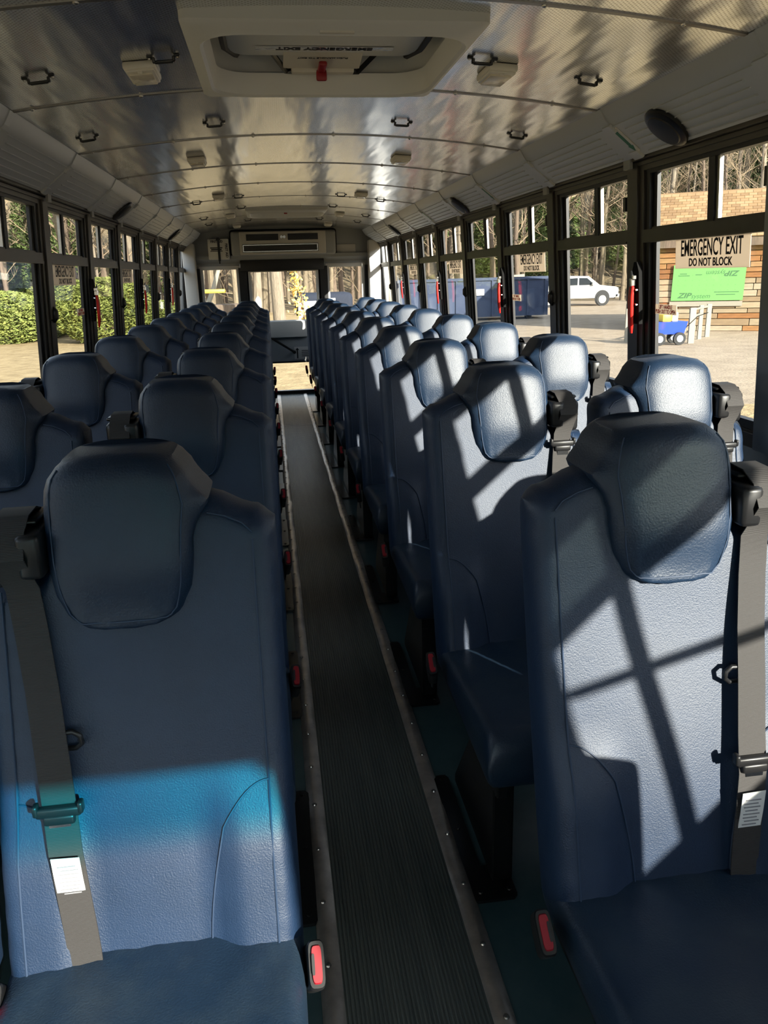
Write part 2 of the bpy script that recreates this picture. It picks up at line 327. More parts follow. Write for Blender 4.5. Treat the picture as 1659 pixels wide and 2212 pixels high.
# ------------------------------------------------------------------ ceiling: arched panels, coves, seams
ceil = struct(empty('ceiling', (0, 4, 1.95)), 'polished metal bus ceiling of riveted arched panels'); offc = (0, 4, 1.95)
zc = lambda x: 1.909+.071*(1-(x/.936)**2)
SEAM = [1.910+S*k for k in range(-4, 10)]; SEAM[0] = YF
rivet = G(); rivet.tube([(0, 0, 0), (0, 0, -.003), (0, 0, -.005)], [.007, .006, .002], 8); rivet = rivet.mesh('rivet', 'steel')
def arch(g, xs, y0, y1, dz=0, th=.006):
    o = len(g.v)
    for y in (y0, y1):
        for x in xs: g.v += [(x, y, zc(x)+dz), (x, y, zc(x)+dz+th)]
    n = len(xs)
    for i in range(n-1):
        a = o+2*i; b = a+2*n; g.f += [(a, a+2, b+2, b), (a+1, b+1, b+3, a+3), (a, a+1, a+3, a+2), (b, b+2, b+3, b+1)]
    e = o+2*(n-1); g.f += [(o, o+2*n, o+2*n+1, o+1), (e, e+1, e+2*n+1, e+2*n)]
    return g
XS = [-.936+1.872*i/28 for i in range(29)]
HATCH = (3+1, 3+7)     # ceiling bays that hold a hatch
for i in range(len(SEAM)):
    y0 = SEAM[i]; y1 = SEAM[i+1] if i+1 < len(SEAM) else YB
    if i == 13: continue
    if i == 12: y1 = YB
    g = G()
    if i in HATCH:
        for xa, xb in ((-.936, -.33), (.33, .936)): arch(g, [xa+(xb-xa)*j/10 for j in range(11)], y0+.001, y1-.001)
        arch(g, [-.33+.066*j for j in range(11)], y0+.001, y0+.14); arch(g, [-.33+.066*j for j in range(11)], y1-.05, y1-.001)
    else: arch(g, XS, y0+.001, y1-.001)
    p = link('ceiling_panel', g.mesh('ceiling_panel', 'ceiling_alu', offc), ceil)
    if i >= 2:
        g = arch(G(), XS, y0-.011, y0+.005, -.003, .003); b = link('seam_strip', g.mesh('seam_strip', 'seam_metal', offc), ceil)
        for x in (-.88, -.55, -.22, .12, .45, .78): link('rivet', rivet, p, (x-0, y0-.004-4, zc(x)-.003-1.95))
# outer roof skin, keeps daylight out above the lining
g = G(); arch(g, [-1.25+2.5*j/20 for j in range(21)], YF-.08, YB+.1, .16, .02)
link('roof_skin', g.mesh('roof_skin', 'white_paint', offc), ceil)
for s_ in (-1, 1):
    g = G().box(*sorted((s_*1.15, s_*1.19)), YF-.08, YB+.1, 1.77, 2.05); link('roof_skin', g.mesh('roof_skin', 'white_paint', offc), ceil)
CP = [(.938, 1.910), (.948, 1.893), (.962, 1.872), (.977, 1.856), (1.096, 1.765)]
def cove_mesh(side, L, full):
    g = G(); o = len(g.v)
    for y in (.002, L-.002):
        for x, z in CP: g.v += [(side*x, y, z), (side*(x+.012), y, z+.012)]
    n = len(CP)
    for i in range(n-1): a = o+2*i; b = a+2*n; g.f += [(a, a+2, b+2, b), (a+1, b+1, b+3, a+3), (a, a+1, a+3, a+2), (b, b+2, b+3, b+1)]
    for t in (.02, .2, .38, .56, .74, .92):     # raised ribs run lengthwise, stopping short of the seam
        x = .977+(1.096-.977)*t; z = 1.856+(1.765-1.856)*t; e0 = .10 if t > .1 else .0
        nx, nz = -.607, -.794
        g.hexa([(side*(x+dx+nx*h), y, z+dz+nz*h) for h, ww in ((-.004, .003), (.0045, .0014)) for y in (e0, L-(.10 if t > .1 else 0)) for dx, dz in ((-.79*ww, .607*ww), (.79*ww, -.607*ww))])
    return g
for side in (-1, 1):
    off = (side*1.02, 0, 1.8); cm = cove_mesh(side, S, True).mesh('cove_panel', 'cove_paint', off)
    g = G(); nx, nz = -.7, -.714
    for (xa, za), (xb, zb) in zip(CP, CP[1:]): g.hexa([(side*(x+nx*h), y, z+nz*h) for h in (-.002, .004) for y in (-.034, .012) for x, z in ((xa, za), (xb, zb))])
    for (x, z), hh in (((.985, 1.85), .011), ((1.086, 1.7725), .009)): g.hexa([(side*(x+dx+nx*h), y, z+dz+nz*h) for h in (0, hh) for y in (-.048, .014) for dx, dz in ((-.014, .011), (.012, -.010))])
    sm = g.mesh('seam_cover', 'cove_paint', off)
    for i in range(2, len(SEAM)-1):
        p = link('cove_panel', cm, ceil, (side*1.02, SEAM[i]-4, 1.8-1.95)); link('seam_cover', sm, p)
    g = cove_mesh(side, SEAM[2]-YF, True); link('cove_panel', g.mesh('cove_panel', 'cove_paint', off), ceil, (side*1.02, YF-4, 1.8-1.95))
# ------------------------------------------------------------------ rear wall and emergency door
wb = struct(empty('wall_rear', (0, YB, 0)), 'grey rear wall of the bus'); off = (0, YB, 0)
def rect_with_holes(g, y0, y1, xs, zs, holes):
    for i in range(len(xs)-1):
        for j in range(len(zs)-1):
            cx, cz = (xs[i]+xs[i+1])/2, (zs[j]+zs[j+1])/2
            if not any(a < cx < b and c < cz < d for a, b, c, d in holes): g.box(xs[i], xs[i+1], y0, y1, zs[j], zs[j+1])
    return g
holes = [(-.965, -.555, .98, 1.515), (.52, .935, .98, 1.515), (-.52, .48, 0, 1.60)]
g = rect_with_holes(G(), YB, YB+.08, [-1.25, -.965, -.555, -.52, .48, .52, .935, 1.25], [0, .98, 1.515, 1.6, 2.05], holes)
link('panel', g.mesh('panel', 'grey_paint', off), wb)
for s_, (a, b) in ((-1, (-1.16, -1.02)), (1, (1.0, 1.14))):
    link('corner_post', G().rbox(a, b, YB-.16, YB+.01, .3, 1.80, .02).mesh('corner_post', 'light_grey', off), wb)
g = G().hexa([(x, y, z) for x in (-1.12, 1.10) for y, zz in ((YB-.06, (1.62, 1.66)), (YB+.01, (1.56, 1.66))) for z in zz]); link('ledge', g.mesh('ledge', 'grey_paint', off), wb)
g = G().rbox(.62, .86, YB-.012, YB+.01, 1.66, 1.76, .004); link('access_cover', g.mesh('access_cover', 'light_grey', off), wb)
for a, b in ((-.965, -.555), (.52, .935)):
    wn += 1; o_ = ((a+b)/2, YB, .98); w_ = struct(empty('window_%d' % wn, o_), 'small fixed rear window beside the emergency door')
    g = rect_with_holes(G(), YB-.02, YB+.03, [a-.03, a+.012, b-.012, b+.03], [.95, .992, 1.503, 1.545], [(a+.012, b-.012, .992, 1.503)])
    link('frame', g.mesh('frame', 'light_grey', o_), w_)
    link('pane', G().box(a, b, YB+.03, YB+.035, .98, 1.515).mesh('pane', 'glass', o_), w_)
for a, b in ((-1.02, -.985), (-.54, -.43), (.40, .51), (.96, 1.0)):
    link('black_trim', G().box(a, b, YB-.03, YB+.02, .5, 1.52).mesh('black_trim', 'frame_black', off), wb)
dr = struct(empty('door_1', (0, YB, 0)), 'rear emergency door with upper and lower windows')
g = rect_with_holes(G(), YB-.005, YB+.06, [-.45, -.40, .375, .45], [0, .05, .39, .90, 1.47, 1.6], [(-.40, .375, .90, 1.47), (-.40, .375, .05, .39)])
d_ = link('door_leaf', g.mesh('door_leaf', 'grey_paint', off), dr)
link('header', G().rbox(-.515, .475, YB-.05, YB+.01, 1.475, 1.605, .01).mesh('header', 'frame_black', off), dr)
g = rect_with_holes(G(), YB-.03, YB, [-.445, -.405, .38, .42], [.86, .90, 1.465, 1.485], [(-.405, .38, .90, 1.465)]); link('upper_window_frame', g.mesh('upper_window_frame', 'light_grey', off), dr)
for c, d in ((.90, 1.47), (.05, .39)): link('pane', G().box(-.40, .375, YB+.02, YB+.025, c, d).mesh('pane', 'glass', off), dr)
g = rect_with_holes(G(), YB-.02, YB, [-.42, -.40, .375, .395], [.02, .05, .39, .41], [(-.40, .375, .05, .39)]); link('lower_window_frame', g.mesh('lower_window_frame', 'frame_black', off), dr)
link('sash_shelf', G().rbox(-.30, .24, YB-.07, YB, .70, .895, .012).mesh('sash_shelf', 'light_grey', off), dr)
g = G().tube([(-.24, YB-.05, .72), (.06, YB-.05, .52)], .014, 8); g.cyl((-.24, YB-.03, .72), (0, 1, 0), .03, .06); g.cyl((.06, YB-.03, .52), (0, 1, 0), .02, .06)
link('latch_bar', g.mesh('latch_bar', 'black_metal', off), dr)
pl = link('placard', G().box(.06, .30, YB-.012, YB-.005, .43, .58).mesh('placard', 'light_grey', off), dr)
g = G().box(.09, .105, YB-.014, YB-.012, .44, .54); g.prism([(.075, YB-.014, .54), (.12, YB-.014, .54), (.0975, YB-.014, .57)], (0, .002, 0))
for i, (l, r_) in enumerate(((.15, .27), (.15, .25), (.15, .26), (.15, .24))): g.box(l, r_, YB-.014, YB-.012, .53-.022*i, .537-.022*i)
link('arrow_print', g.mesh('arrow_print', 'sign_ink', (0, YB, 0)), pl)
# rear air-conditioning unit
ac = tag(empty('air_conditioner', (0, YB-.02, 1.645)), 'wide grey air conditioner housing above the rear emergency door', 'air conditioner'); off = (0, YB-.02, 1.645)
link('housing', G().rbox(-.60, .62, YB-.11, YB-.005, 1.648, 1.925, .035, 4).mesh('housing', 'grey_paint', off), ac)
link('center_panel', G().rbox(-.50, .50, YB-.13, YB-.1, 1.66, 1.915, .012, 3).mesh('center_panel', 'light_grey', off), ac)
g = G().rbox(-.612, .632, YB-.05, YB-.012, 1.632, 1.94, .03, 3); link('gasket', g.mesh('gasket', 'frame_black', off), ac)
for a, b in ((-.42, -.05), (.06, .41)):
    q = link('vent', G().box(a, b, YB-.136, YB-.128, 1.815, 1.885).mesh('vent', 'frame_black', off), ac)
    for i in range(6): link('louver', G().box(a+.005, b-.005, YB-.140, YB-.134, 1.82+.011*i, 1.825+.011*i).mesh('louver', 'black_plastic', off), q)
q = link('return_grille', G().box(-.47, .41, YB-.136, YB-.128, 1.685, 1.775).mesh('return_grille', 'frame_black', off), ac)
g = rect_with_holes(G(), YB-.14, YB-.13, [-.465, -.455, .395, .405], [1.69, 1.698, 1.762, 1.77], [(-.455, .395, 1.698, 1.762)]); link('grille_rim', g.mesh('grille_rim', 'chrome', off), q)
for i in range(5): link('louver', G().box(-.45, .39, YB-.139, YB-.134, 1.702+.012*i, 1.706+.012*i).mesh('louver', 'frame_dark', off), q)
g = G(); [g.cyl((x, YB-.135, 1.85), (0, 1, 0), .016, .012) for x in (-.014, .018)]; link('knob', g.mesh('knob', 'chrome', off), ac)
# first aid kit
fa = tag(empty('first_aid_kit', (-.745, YB-.02, 1.61)), 'white first aid box strapped to the upper left of the rear wall', 'first aid kit'); off = (-.745, YB-.02, 1.61)
link('case', G().rbox(-.865, -.625, YB-.10, YB-.02, 1.615, 1.845, .012).mesh('case', 'white_paint', off), fa)
g = G().box(-.755, -.728, YB-.106, YB-.10, 1.60, 1.86); g.box(-.765, -.72, YB-.108, YB-.10, 1.83, 1.85); g.box(-.75, -.735, YB-.11, YB-.10, 1.57, 1.62); link('strap', g.mesh('strap', 'black_plastic', off), fa)
text('lettering', 'FIRST AID', .036, 'sign_ink', fa, (-.815+.745-.002+.055, -.081, .205), (R(90), 0, 0), .9, bold=.0012)
text('lettering', 'FIRST AID', .038, 'sign_ink', fa, (-.665+.745+.01, -.081, .105), (R(90), R(90), 0), .95, bold=.0012)
g = G().box(-.84, -.70, YB-.1015, YB-.1, 1.74, 1.752); g.box(-.83, -.71, YB-.1015, YB-.1, 1.72, 1.735); g.box(-.84, -.70, YB-.1015, YB-.1, 1.706, 1.714); link('print', g.mesh('print', 'sign_ink', off), fa)

# ------------------------------------------------------------------ seats (two places on one frame)
P = .872; W = .435
yf = lambda z: .968+.265*(z-.42)          # front face of the leaning back
def lerp_tab(t, x):
    if x <= t[0][0]: return t[0][1]
    for (a, fa_), (b, fb) in zip(t, t[1:]):
        if x <= b:
            s = (x-a)/(b-a); s = s*s*(3-2*s); return fa_+(fb-fa_)*s
    return t[-1][1]
TOP = [(0, 1.045), (.03, 1.062), (.10, 1.088), (.20, 1.09), (.30, 1.075), (.345, .99), (W, .975)]
sm01 = lambda a, b, x: (lambda t: t*t*(3-2*t))(max(0, min(1, (x-a)/(b-a))))
def rim(d, r): t = max(0, 1-d/r); return (1-t**2.6)**(1/2.6) if t < 1 else 0
def back_front(u, z, d=None):   # front surface offset (towards the sitter) for seams and belts
    wing = lambda a: sm01(.135, .085, a)*sm01(.70, .58, z)
    b = .022*max(wing(u), wing(W-u))
    b += .010*math.exp(-((z-.58)/.16)**2)*math.exp(-((u-W/2)/.13)**2)
    b -= .006*math.exp(-((z-.86)/.12)**2)*math.exp(-((u-W/2)/.16)**2)
    return b
def body():
    g = G(); us = [W*(.5-.5*math.cos(math.pi*i/32)) for i in range(33)]; ts = [.5-.5*math.cos(math.pi*j/40) for j in range(41)]
    th = .052; idx = {}
    for j, t in enumerate(ts):
        for i, u in enumerate(us):
            z = .40+(lerp_tab(TOP, u)-.40)*t
            e = rim(min(u, W-u), .034)*rim((1-t)*.62, .036)*rim(t*.62+.012, .03)
            ym = yf(z)+th
            wr = .0016*math.sin(z*95+u*40)*sm01(.07, .0, u)*sm01(.8, 1.0, z)+.0015*math.sin(z*120-u*60)*sm01(.06, 0, min(u, W-u))
            sideb = .010*math.sin(math.pi*min(1, max(0, (z-.42)/.6)))
            idx[i, j, 0] = len(g.v); g.v.append((u, ym-th*e-back_front(u, z)*e+wr, z))
            if 0 < i < 32 and 0 < j < 40: idx[i, j, 1] = len(g.v); g.v.append((u, ym+(th+sideb)*e, z))
            else: idx[i, j, 1] = idx[i, j, 0]
    for i in range(32):
        for j in range(40):
            g.f.append((idx[i, j, 0], idx[i+1, j, 0], idx[i+1, j+1, 0], idx[i, j+1, 0]))
            q = (idx[i, j, 1], idx[i, j+1, 1], idx[i+1, j+1, 1], idx[i+1, j, 1])
            if len(set(q)) > 2 and q != (idx[i, j, 0], idx[i, j+1, 0], idx[i+1, j+1, 0], idx[i+1, j, 0]): g.f.append(tuple(dict.fromkeys(q)))
    return g
HW = [(.914, .035), (.919, .060), (.927, .076), (.942, .088), (.968, .097), (1.0, .102), (1.08, .104), (1.12, .103), (1.138, .099), (1.149, .090), (1.157, .078)]
UC = .228
def hp(z, t):
    a = lerp_tab(HW, z); gus = .024*math.exp(-((z-1.090)/.028)**2)+.004
    prot = .008+.022*sm01(.92, 1.02, z); top = rim(1.1585-z, .042); bot = rim(z-.9125, .012)
    yc = yf(z)+.056; hf = (.056+prot)*(.55+.45*top)*(.75+.25*bot); hb = .075*(.55+.45*top) if z > 1.03 else .03
    c, s_ = math.cos(t), math.sin(t); ex = 2/6.5
    x = math.copysign(abs(c)**ex, c); y = math.copysign(abs(s_)**ex, s_)
    aa = a+(gus if x < 0 else 0)*(1 if y > -.75 else max(0, (y+1)/.25))
    u = UC+x*aa; yy = yc+(y*hf if y < 0 else y*hb)
    if y < -.5:
        yy -= .007*math.cos(min(1, abs(u-UC)/.11)*math.pi/2)*top
        yy += .0014*math.sin((u-UC)*190+math.sin(u*70)*1.3)*sm01(1.0, .94, z)+.0008*math.sin(z*150+u*30)*sm01(.07, .1, abs(u-UC))
    z += (.004-.020*min(1.2, abs((u-UC)/.105))**2.4)*sm01(1.075, 1.15, z)
    return (u, yy, z)
def headrest():
    g = G(); zs = [.914, .9155, .918, .922, .928, .936, .948, .965, .985, 1.01, 1.035, 1.06, 1.08, 1.092, 1.104, 1.116, 1.126, 1.134, 1.141, 1.147, 1.152, 1.1555, 1.158]; n = 72
    for z in zs:
        for k in range(n): g.v.append(hp(z, 2*math.pi*(k+.5)/n))
    for j in range(len(zs)-1):
        for k in range(n): g.f.append((j*n+k, j*n+(k+1) % n, (j+1)*n+(k+1) % n, (j+1)*n+k))
    g.f += [tuple(range(n))[::-1], tuple((len(zs)-1)*n+k for k in range(n))]
    return g
def cushion():
    g = G(); us = [W*(.5-.5*math.cos(math.pi*i/24)) for i in range(25)]; vs_ = [.5-.5*math.cos(math.pi*j/30) for j in range(31)]; idx = {}
    for j, t in enumerate(vs_):
        for i, u in enumerate(us):
            y = .495+t*.535; e = rim(min(u, W-u), .03)*rim(t*.535, .045)*rim((1-t)*.535, .03)
            zt = .468-.03*t-.012*sm01(.08, 0, t)+.008*math.sin(math.pi*u/W); zb = .33+.035*t; zm = (zt+zb)/2
            wrk = .004*math.exp(-((u-.085-.12*(.95-t))/.016)**2)*sm01(.72, .97, t)+.004*math.exp(-((u-.06)/.018)**2)*sm01(.75, .98, t)+.0018*math.sin(u*80+t*22)*sm01(.3, .9, t)
            pleat = .012*math.exp(-((u-.10)/.02)**2)*sm01(.88, .98, t)
            idx[i, j, 0] = len(g.v); g.v.append((u, y, zm+(zt-zm)*e-wrk*e+pleat*e))
            if 0 < i < 24 and 0 < j < 30: idx[i, j, 1] = len(g.v); g.v.append((u, y, zm-(zm-zb)*e))
            else: idx[i, j, 1] = idx[i, j, 0]
    for i in range(24):
        for j in range(30):
            a = (idx[i, j, 0], idx[i+1, j, 0], idx[i+1, j+1, 0], idx[i, j+1, 0]); q = (idx[i, j, 1], idx[i, j+1, 1], idx[i+1, j+1, 1], idx[i+1, j, 1])
            g.f.append(a)
            if set(q) != set(a): g.f.append(q)
    return g
def surf(u, z, lift=.0015): return (u, yf(z)-back_front(u, z)-lift, z)
def stitching():
    g = G()
    # piping set in from both front edges, and the curved seam of the lower bolsters
    for uu in (.036, W-.036):
        g.tube([surf(uu, .44+.0595*i*(.985 if uu < .2 else .90)/1.0, .001) for i in range(11)], .0016, 5)
    for s_ in (0, 1):
        pts = []
        for t in [i/18 for i in range(19)]:
            if t < .55: q = t/.55; u = .036+.070*q; z = .675-.055*q*q
            else: q = (t-.55)/.45; u = .106+.026*math.sin(q*math.pi/2)+.004*q; z = .62-.19*q
            pts.append(surf(W-u if s_ else u, z, .0022))
        g.tube(pts, .0014, 5)
    g.tube([(.036, yf(1.04)-.001, 1.036), (.05, yf(1.05)+.001, 1.050), (.075, yf(1.06), 1.062), (.10, yf(1.068), 1.068)], .0016, 5)
    return g
def head_stitch():
    g = G(); tl, tr = math.pi*1.29, math.pi*1.71; pts = []
    up_z = [1.15, 1.14, 1.12, 1.09, 1.06, 1.02, .98, .955, .940, .930]
    for z in up_z: pts.append(hp(z, tl))
    for i in range(1, 8): pts.append(hp(.9265, tl+(tr-tl)*i/8))
    for z in up_z[::-1]: pts.append(hp(z, tr))
    return g.tube([(x, y-.0006, z) for x, y, z in pts], .0014, 5)
def belt_path(ztop=1.083):
    pts = [(.372, 1.215, 1.05), (.372, 1.200, 1.075), (.372, 1.170, 1.086), (.372, 1.13, 1.084), (.372, 1.098, 1.068), (.372, 1.078, 1.035)]
    for z, u in ((.98, .366), (.92, .358), (.84, .348), (.76, .340), (.68, .333), (.62, .328), (.56, .323), (.50, .319), (.465, .317), (.43, .316)):
        pts.append((u, yf(z)-back_front(u, z)-.010-.018*math.sin(math.pi*sm01(.43, 1.0, z)), z))
    return pts
def belt_at(z):
    p = belt_path()
    for a, b in zip(p[5:], p[6:]):
        if b[2] <= z <= a[2]: t = (a[2]-z)/(a[2]-b[2]); return tuple(a[i]+(b[i]-a[i])*t for i in range(3))
    return p[5]
def belt():
    return G().ribbon(belt_path(), (.0235, 0, 0), .0022)
def tongue(z):   # black latch plate riding on the strap, with its steel blade below
    u, y, z = belt_at(z); g = G(); y -= .004
    g.rbox(u-.032, u+.032, y-.008, y+.005, z-.008, z+.008, .004); g.rbox(u-.022, u+.022, y-.009, y+.003, z-.020, z-.004, .004)
    for dx in (-.031, .031): g.rbox(u+dx-.004, u+dx+.004, y-.009, y+.006, z-.004, z+.014, .003)
    b = rect_with_holes(G(), y-.006, y-.002, [u-.015, u-.006, u+.006, u+.015], [z-.062, z-.05, z-.032, z-.02], [(u-.006, u+.006, z-.05, z-.032)])
    return g, b
def loop(z):     # strap retainer ring half hidden behind the strap
    u, y, z = belt_at(z); g = G(); pts = [(u-.012, y+.010, z+.013), (u-.030, y+.010, z+.015), (u-.040, y+.008, z+.008), (u-.041, y+.008, z-.004), (u-.032, y+.010, z-.012), (u-.010, y+.010, z-.012)]
    return g.tube(pts, .0042, 8)
def buckle(u):   # stalk and body rising beside the cushion, red release face towards the front
    a = Vector((u, .985, .345)); d = Vector((-.10, -.52, .62)).normalized(); g = G()
    e = a+d*.125; s_ = d.cross(Vector((1, 0, 0))).normalized(); x_ = s_.cross(d).normalized()
    def ob(g, p, l0, l1, hw, ht, tp=1):
        o = len(g.v); n = 20
        for l, k in ((l0, 1), (l1, tp)):
            for i in range(n):
                t = 2*math.pi*i/n; cx_, sx_ = math.cos(t), math.sin(t); px = math.copysign(abs(cx_)**.5, cx_)*hw*k; pz = math.copysign(abs(sx_)**.36, sx_)*ht*k
                g.v.append(tuple(p+d*l+x_*px+s_*pz))
        g.f += [tuple(o+i for i in range(n))[::-1], tuple(o+n+i for i in range(n))]+[(o+i, o+(i+1) % n, o+n+(i+1) % n, o+n+i) for i in range(n)]
        return g
    ob(g, a, -.02, .06, .003, .014); ob(g, a, .05, .06, .010, .024, 1); ob(g, a, .06, .118, .0125, .033, 1); ob(g, a, .118, .125, .0125, .033, .92)
    r = G(); ob(r, a, .120, .1285, .0085, .028, .85)
    k = G(); ob(k, a+x_*.0055, .124, .1295, .0022, .014, 1)
    return g, r, k
def label_tag(z, sag=0):
    u, y, z = belt_at(z); return G().ribbon([(u+.002, y-.004, z+.036), (u+.001, y-.005, z), (u, y-.004+sag, z-.036)], (.0195, 0, .001), .001)

seat_parts = {}
LOOSE = {(-1, 0): .68, (1, 0): .642, (1, 1): .955, (-1, 1): .94}
def mk(key, g, m, side, angle=50):
    if key not in seat_parts: seat_parts[key] = g().mesh(key[0], m, (0, 0, 0), side, angle) if callable(g) else g.mesh(key[0], m, (0, 0, 0), side, angle)
    return seat_parts[key]
ORD = ['first', 'second', 'third', 'fourth', 'fifth', 'sixth', 'seventh', 'eighth', 'ninth', 'last']
def double_seat(side, row):
    by = .72+P*row; root = empty('double_seat', (side*.64, by, 0))
    side_word = 'left' if side < 0 else 'right'
    lab = {0: 'navy vinyl double bus seat nearest the camera, %s of the aisle' % side_word, 9: 'navy vinyl double bus seat farthest back, against the rear wall, %s of the aisle' % side_word}.get(row, 'navy vinyl double bus seat, %s row from the camera, %s of the aisle' % (ORD[row], side_word))
    tag(root, lab, 'bus seat', 'navy double seats in rows along the aisle')
    o0 = Vector((-side*.64, -.72, 0))
    for pl_, x in ((0, .21-(.018 if side > 0 else 0)), (1, .672-(.010 if side > 0 else 0))):
        lx = o0+Vector((side*x, 0, 0))
        bk = link('backrest', mk(('backrest', side), body, 'vinyl', side), root, lx)
        link('headrest', mk(('headrest', side), headrest, 'vinyl_head', side), bk)
        if row < 7:
            link('stitching', mk(('stitching', side), stitching, 'stitch', side), bk)
            link('head_stitching', mk(('head_stitching', side), head_stitch, 'stitch', side), bk)
        link('cushion', mk(('cushion', side), cushion, 'vinyl_cushion', side), root, lx)
        if row < 4: 
            cs = lambda: G().tube([(.018, .53+.05*i, .452-.0022*i) for i in range(10)], .0015, 5)
            link('cushion_piping', mk(('cushion_piping', side), cs, 'stitch', side), root, lx)
        def retr():
            g = G().rbox(.328, .362, 1.085, 1.19, 1.0, 1.066, .008, 2); g.rbox(.358, .408, 1.100, 1.195, .985, 1.068, .012, 3); return g
        rt_ = link('belt_retractor', mk(('belt_retractor', side), retr, 'black_plastic', side), root, lx)
        link('belt_guide', mk(('belt_guide', side), lambda: G().rbox(.338, .408, 1.125, 1.20, 1.070, 1.078, .003, 1), 'black_metal', side), rt_)
        bl = link('seat_belt', mk(('seat_belt', side), belt, 'belt', side), root, lx)
        zt = LOOSE.get((side, row), .93-.012*((row*7+pl_*3) % 5)) if pl_ == 0 else .925
        if row < 6:
            zk = round(zt, 3); tg = tongue(zk)
            link('latch_plate', mk(('latch_plate', side, zk), tg[0], 'black_plastic', side), bl, (0, 0, 0))
            link('steel_tongue', mk(('steel_tongue', side, zk), tg[1], 'chrome', side), bl)
        if row < 2 and pl_ == 0:
            lz = {(-1, 0): .584, (1, 0): .559}.get((side, row), .5)
            lb = link('care_label', mk(('care_label', side, lz), label_tag(lz), 'label_white', side), bl); lb['label'] = 'white sewn-on care label'
            u_, y_, _z = belt_at(lz); g = G()
            for i in range(8): g.box(u_-.014+.003*(i % 3 == 0), u_+.014-.004*(i % 2), y_-.0065, y_-.0055, lz+.022-.0065*i, lz+.0235-.0065*i)
            link('label_print', mk(('label_print', side, lz), g, 'label_ink', side), lb)
            link('belt_loop', mk(('belt_loop', side), loop(.765), 'black_plastic', side), bl)
        if row < 7 or pl_ == 0:
            b1, b2, b3 = buckle((-.022 if side > 0 else -.002) if pl_ == 0 else -.012)
            bb = link('buckle', mk(('buckle', side, pl_), b1, 'black_plastic', side, 30), root, lx)
            link('release_button', mk(('release_button', side, pl_), b2, 'red_plastic', side, 30), bb); link('slot', mk(('slot', side, pl_), b3, 'frame_black', side, 30), bb)
    def frame():
        g = G().rbox(.222, .25, .53, 1.05, .295, .335, .004, 1); g.rbox(.222, 1.17, .60, .64, .295, .33, .004, 1); g.rbox(.222, 1.17, .96, 1.0, .30, .335, .004, 1)
        g.rbox(1.145, 1.185, .53, 1.05, .26, .335, .004, 1)
        for x in (.26, .60, .72, 1.07): g.tube([(x, 1.02, .32), (x, 1.09, .40), (x, 1.18, .8)], .012, 6)
        return g
    link('seat_frame', mk(('seat_frame', side), frame, 'black_metal', side, 30), root, o0)
    lg = link('leg', mk(('leg', side), lambda: G().rbox(.236, .286, .605, .655, .008, .30, .004, 1), 'black_metal', side, 30), root, o0)
    link('gusset_plate', mk(('gusset_plate', side), lambda: G().prism([(.238, .65, .008), (.238, 1.0, .008), (.238, 1.0, .03), (.238, .80, .30), (.238, .65, .30)], (.006, 0, 0)), 'black_metal', side, 30), root, o0)
    def plate():
        a = [(.180, .56), (.188, .55), (.275, .55), (.285, .56), (.285, .66), (.222, .66), (.222, 1.015), (.214, 1.03), (.190, 1.03), (.180, 1.015)]
        return G().prism([(x, y, .001) for x, y in a], (0, 0, .008))
    bp_ = link('base_plate', mk(('base_plate', side), plate, 'black_metal', side, 30), root, o0)
    if row < 5:
        for x, y in ((.2, 1.01), (.2, .80), (.2, .575), (.27, .575)): link('bolt', scr_black, bp_, (side*x, y, .009))
    return root
scr_black = G().cyl((0, 0, .0015), (0, 0, 1), .006, .004, 8, .005).mesh('bolt', 'black_metal')
for row in range(10):
    for side in (-1, 1): double_seat(side, row)
# driver's seat, out of frame beside the camera
ds = tag(empty('driver_seat', (.585, .07, 0)), "driver's high-backed seat beside the driver's window, out of frame", 'bus seat')
link('backrest', seat_parts[('backrest', 1)], ds, (-.22, -1.09, .02)); link('cushion', seat_parts[('cushion', 1)], ds, (-.22, -1.09, 0)); link('pedestal', G().rbox(-.12, .12, -.5, -.1, 0, .34, .02).mesh('pedestal', 'black_metal'), ds)

# ------------------------------------------------------------------ fittings on the ceiling
lm = dict(f=G(), l=G()); lm['f'].rbox(-.042, .042, -.075, .075, -.020, .0, .006, 2); lm['f'].rbox(-.038, .038, -.070, .070, -.026, -.018, .004, 2); lm['l'].rbox(-.031, .031, -.052, .064, -.031, -.025, .003, 2)
lm['c'] = G().rbox(-.006, .006, -.069, -.058, -.030, -.024, .002)
lf, ll, lc = lm['f'].mesh('lamp_housing', 'lamp_frame'), lm['l'].mesh('lens', 'lens'), lm['c'].mesh('clip', 'lamp_frame')
for i, (y, nmr) in enumerate(((2.46, 'nearest the camera, beside the near roof hatch'), (4.19, 'second from the camera'), (5.95, 'third from the camera'), (7.72, 'beside the far roof hatch'), (9.2, 'nearest the rear wall'))):
    for s_ in (-1, 1):
        x = s_*.5; sl_ = math.atan(-2*.071*x/.936**2)
        d = tag(empty('dome_light', (x, y, zc(x)), (0, -sl_, 0)), 'white dome light, %s of the ceiling, %s' % ('left' if s_ < 0 else 'right', nmr), 'ceiling light', 'dome lights along the ceiling')
        link('lamp_housing', lf, d); link('lens', ll, d); link('clip', lc, d)
g = G().rbox(-.025, .025, -.005, .005, -.019, -.011, .002, 1)
for s_ in (-1, 1): g.rbox(*sorted((s_*.022, s_*.030)), -.006, .006, -.017, -.003, .002, 1); g.rbox(*sorted((s_*.027, s_*.043)), -.007, .007, -.005, .001, .002, 1)
bkt = g.mesh('ceiling_bracket', 'black_plastic')
sct = G().cyl((0, 0, -.006), (0, 0, 1), .004, .004, 8).mesh('screw', 'steel')
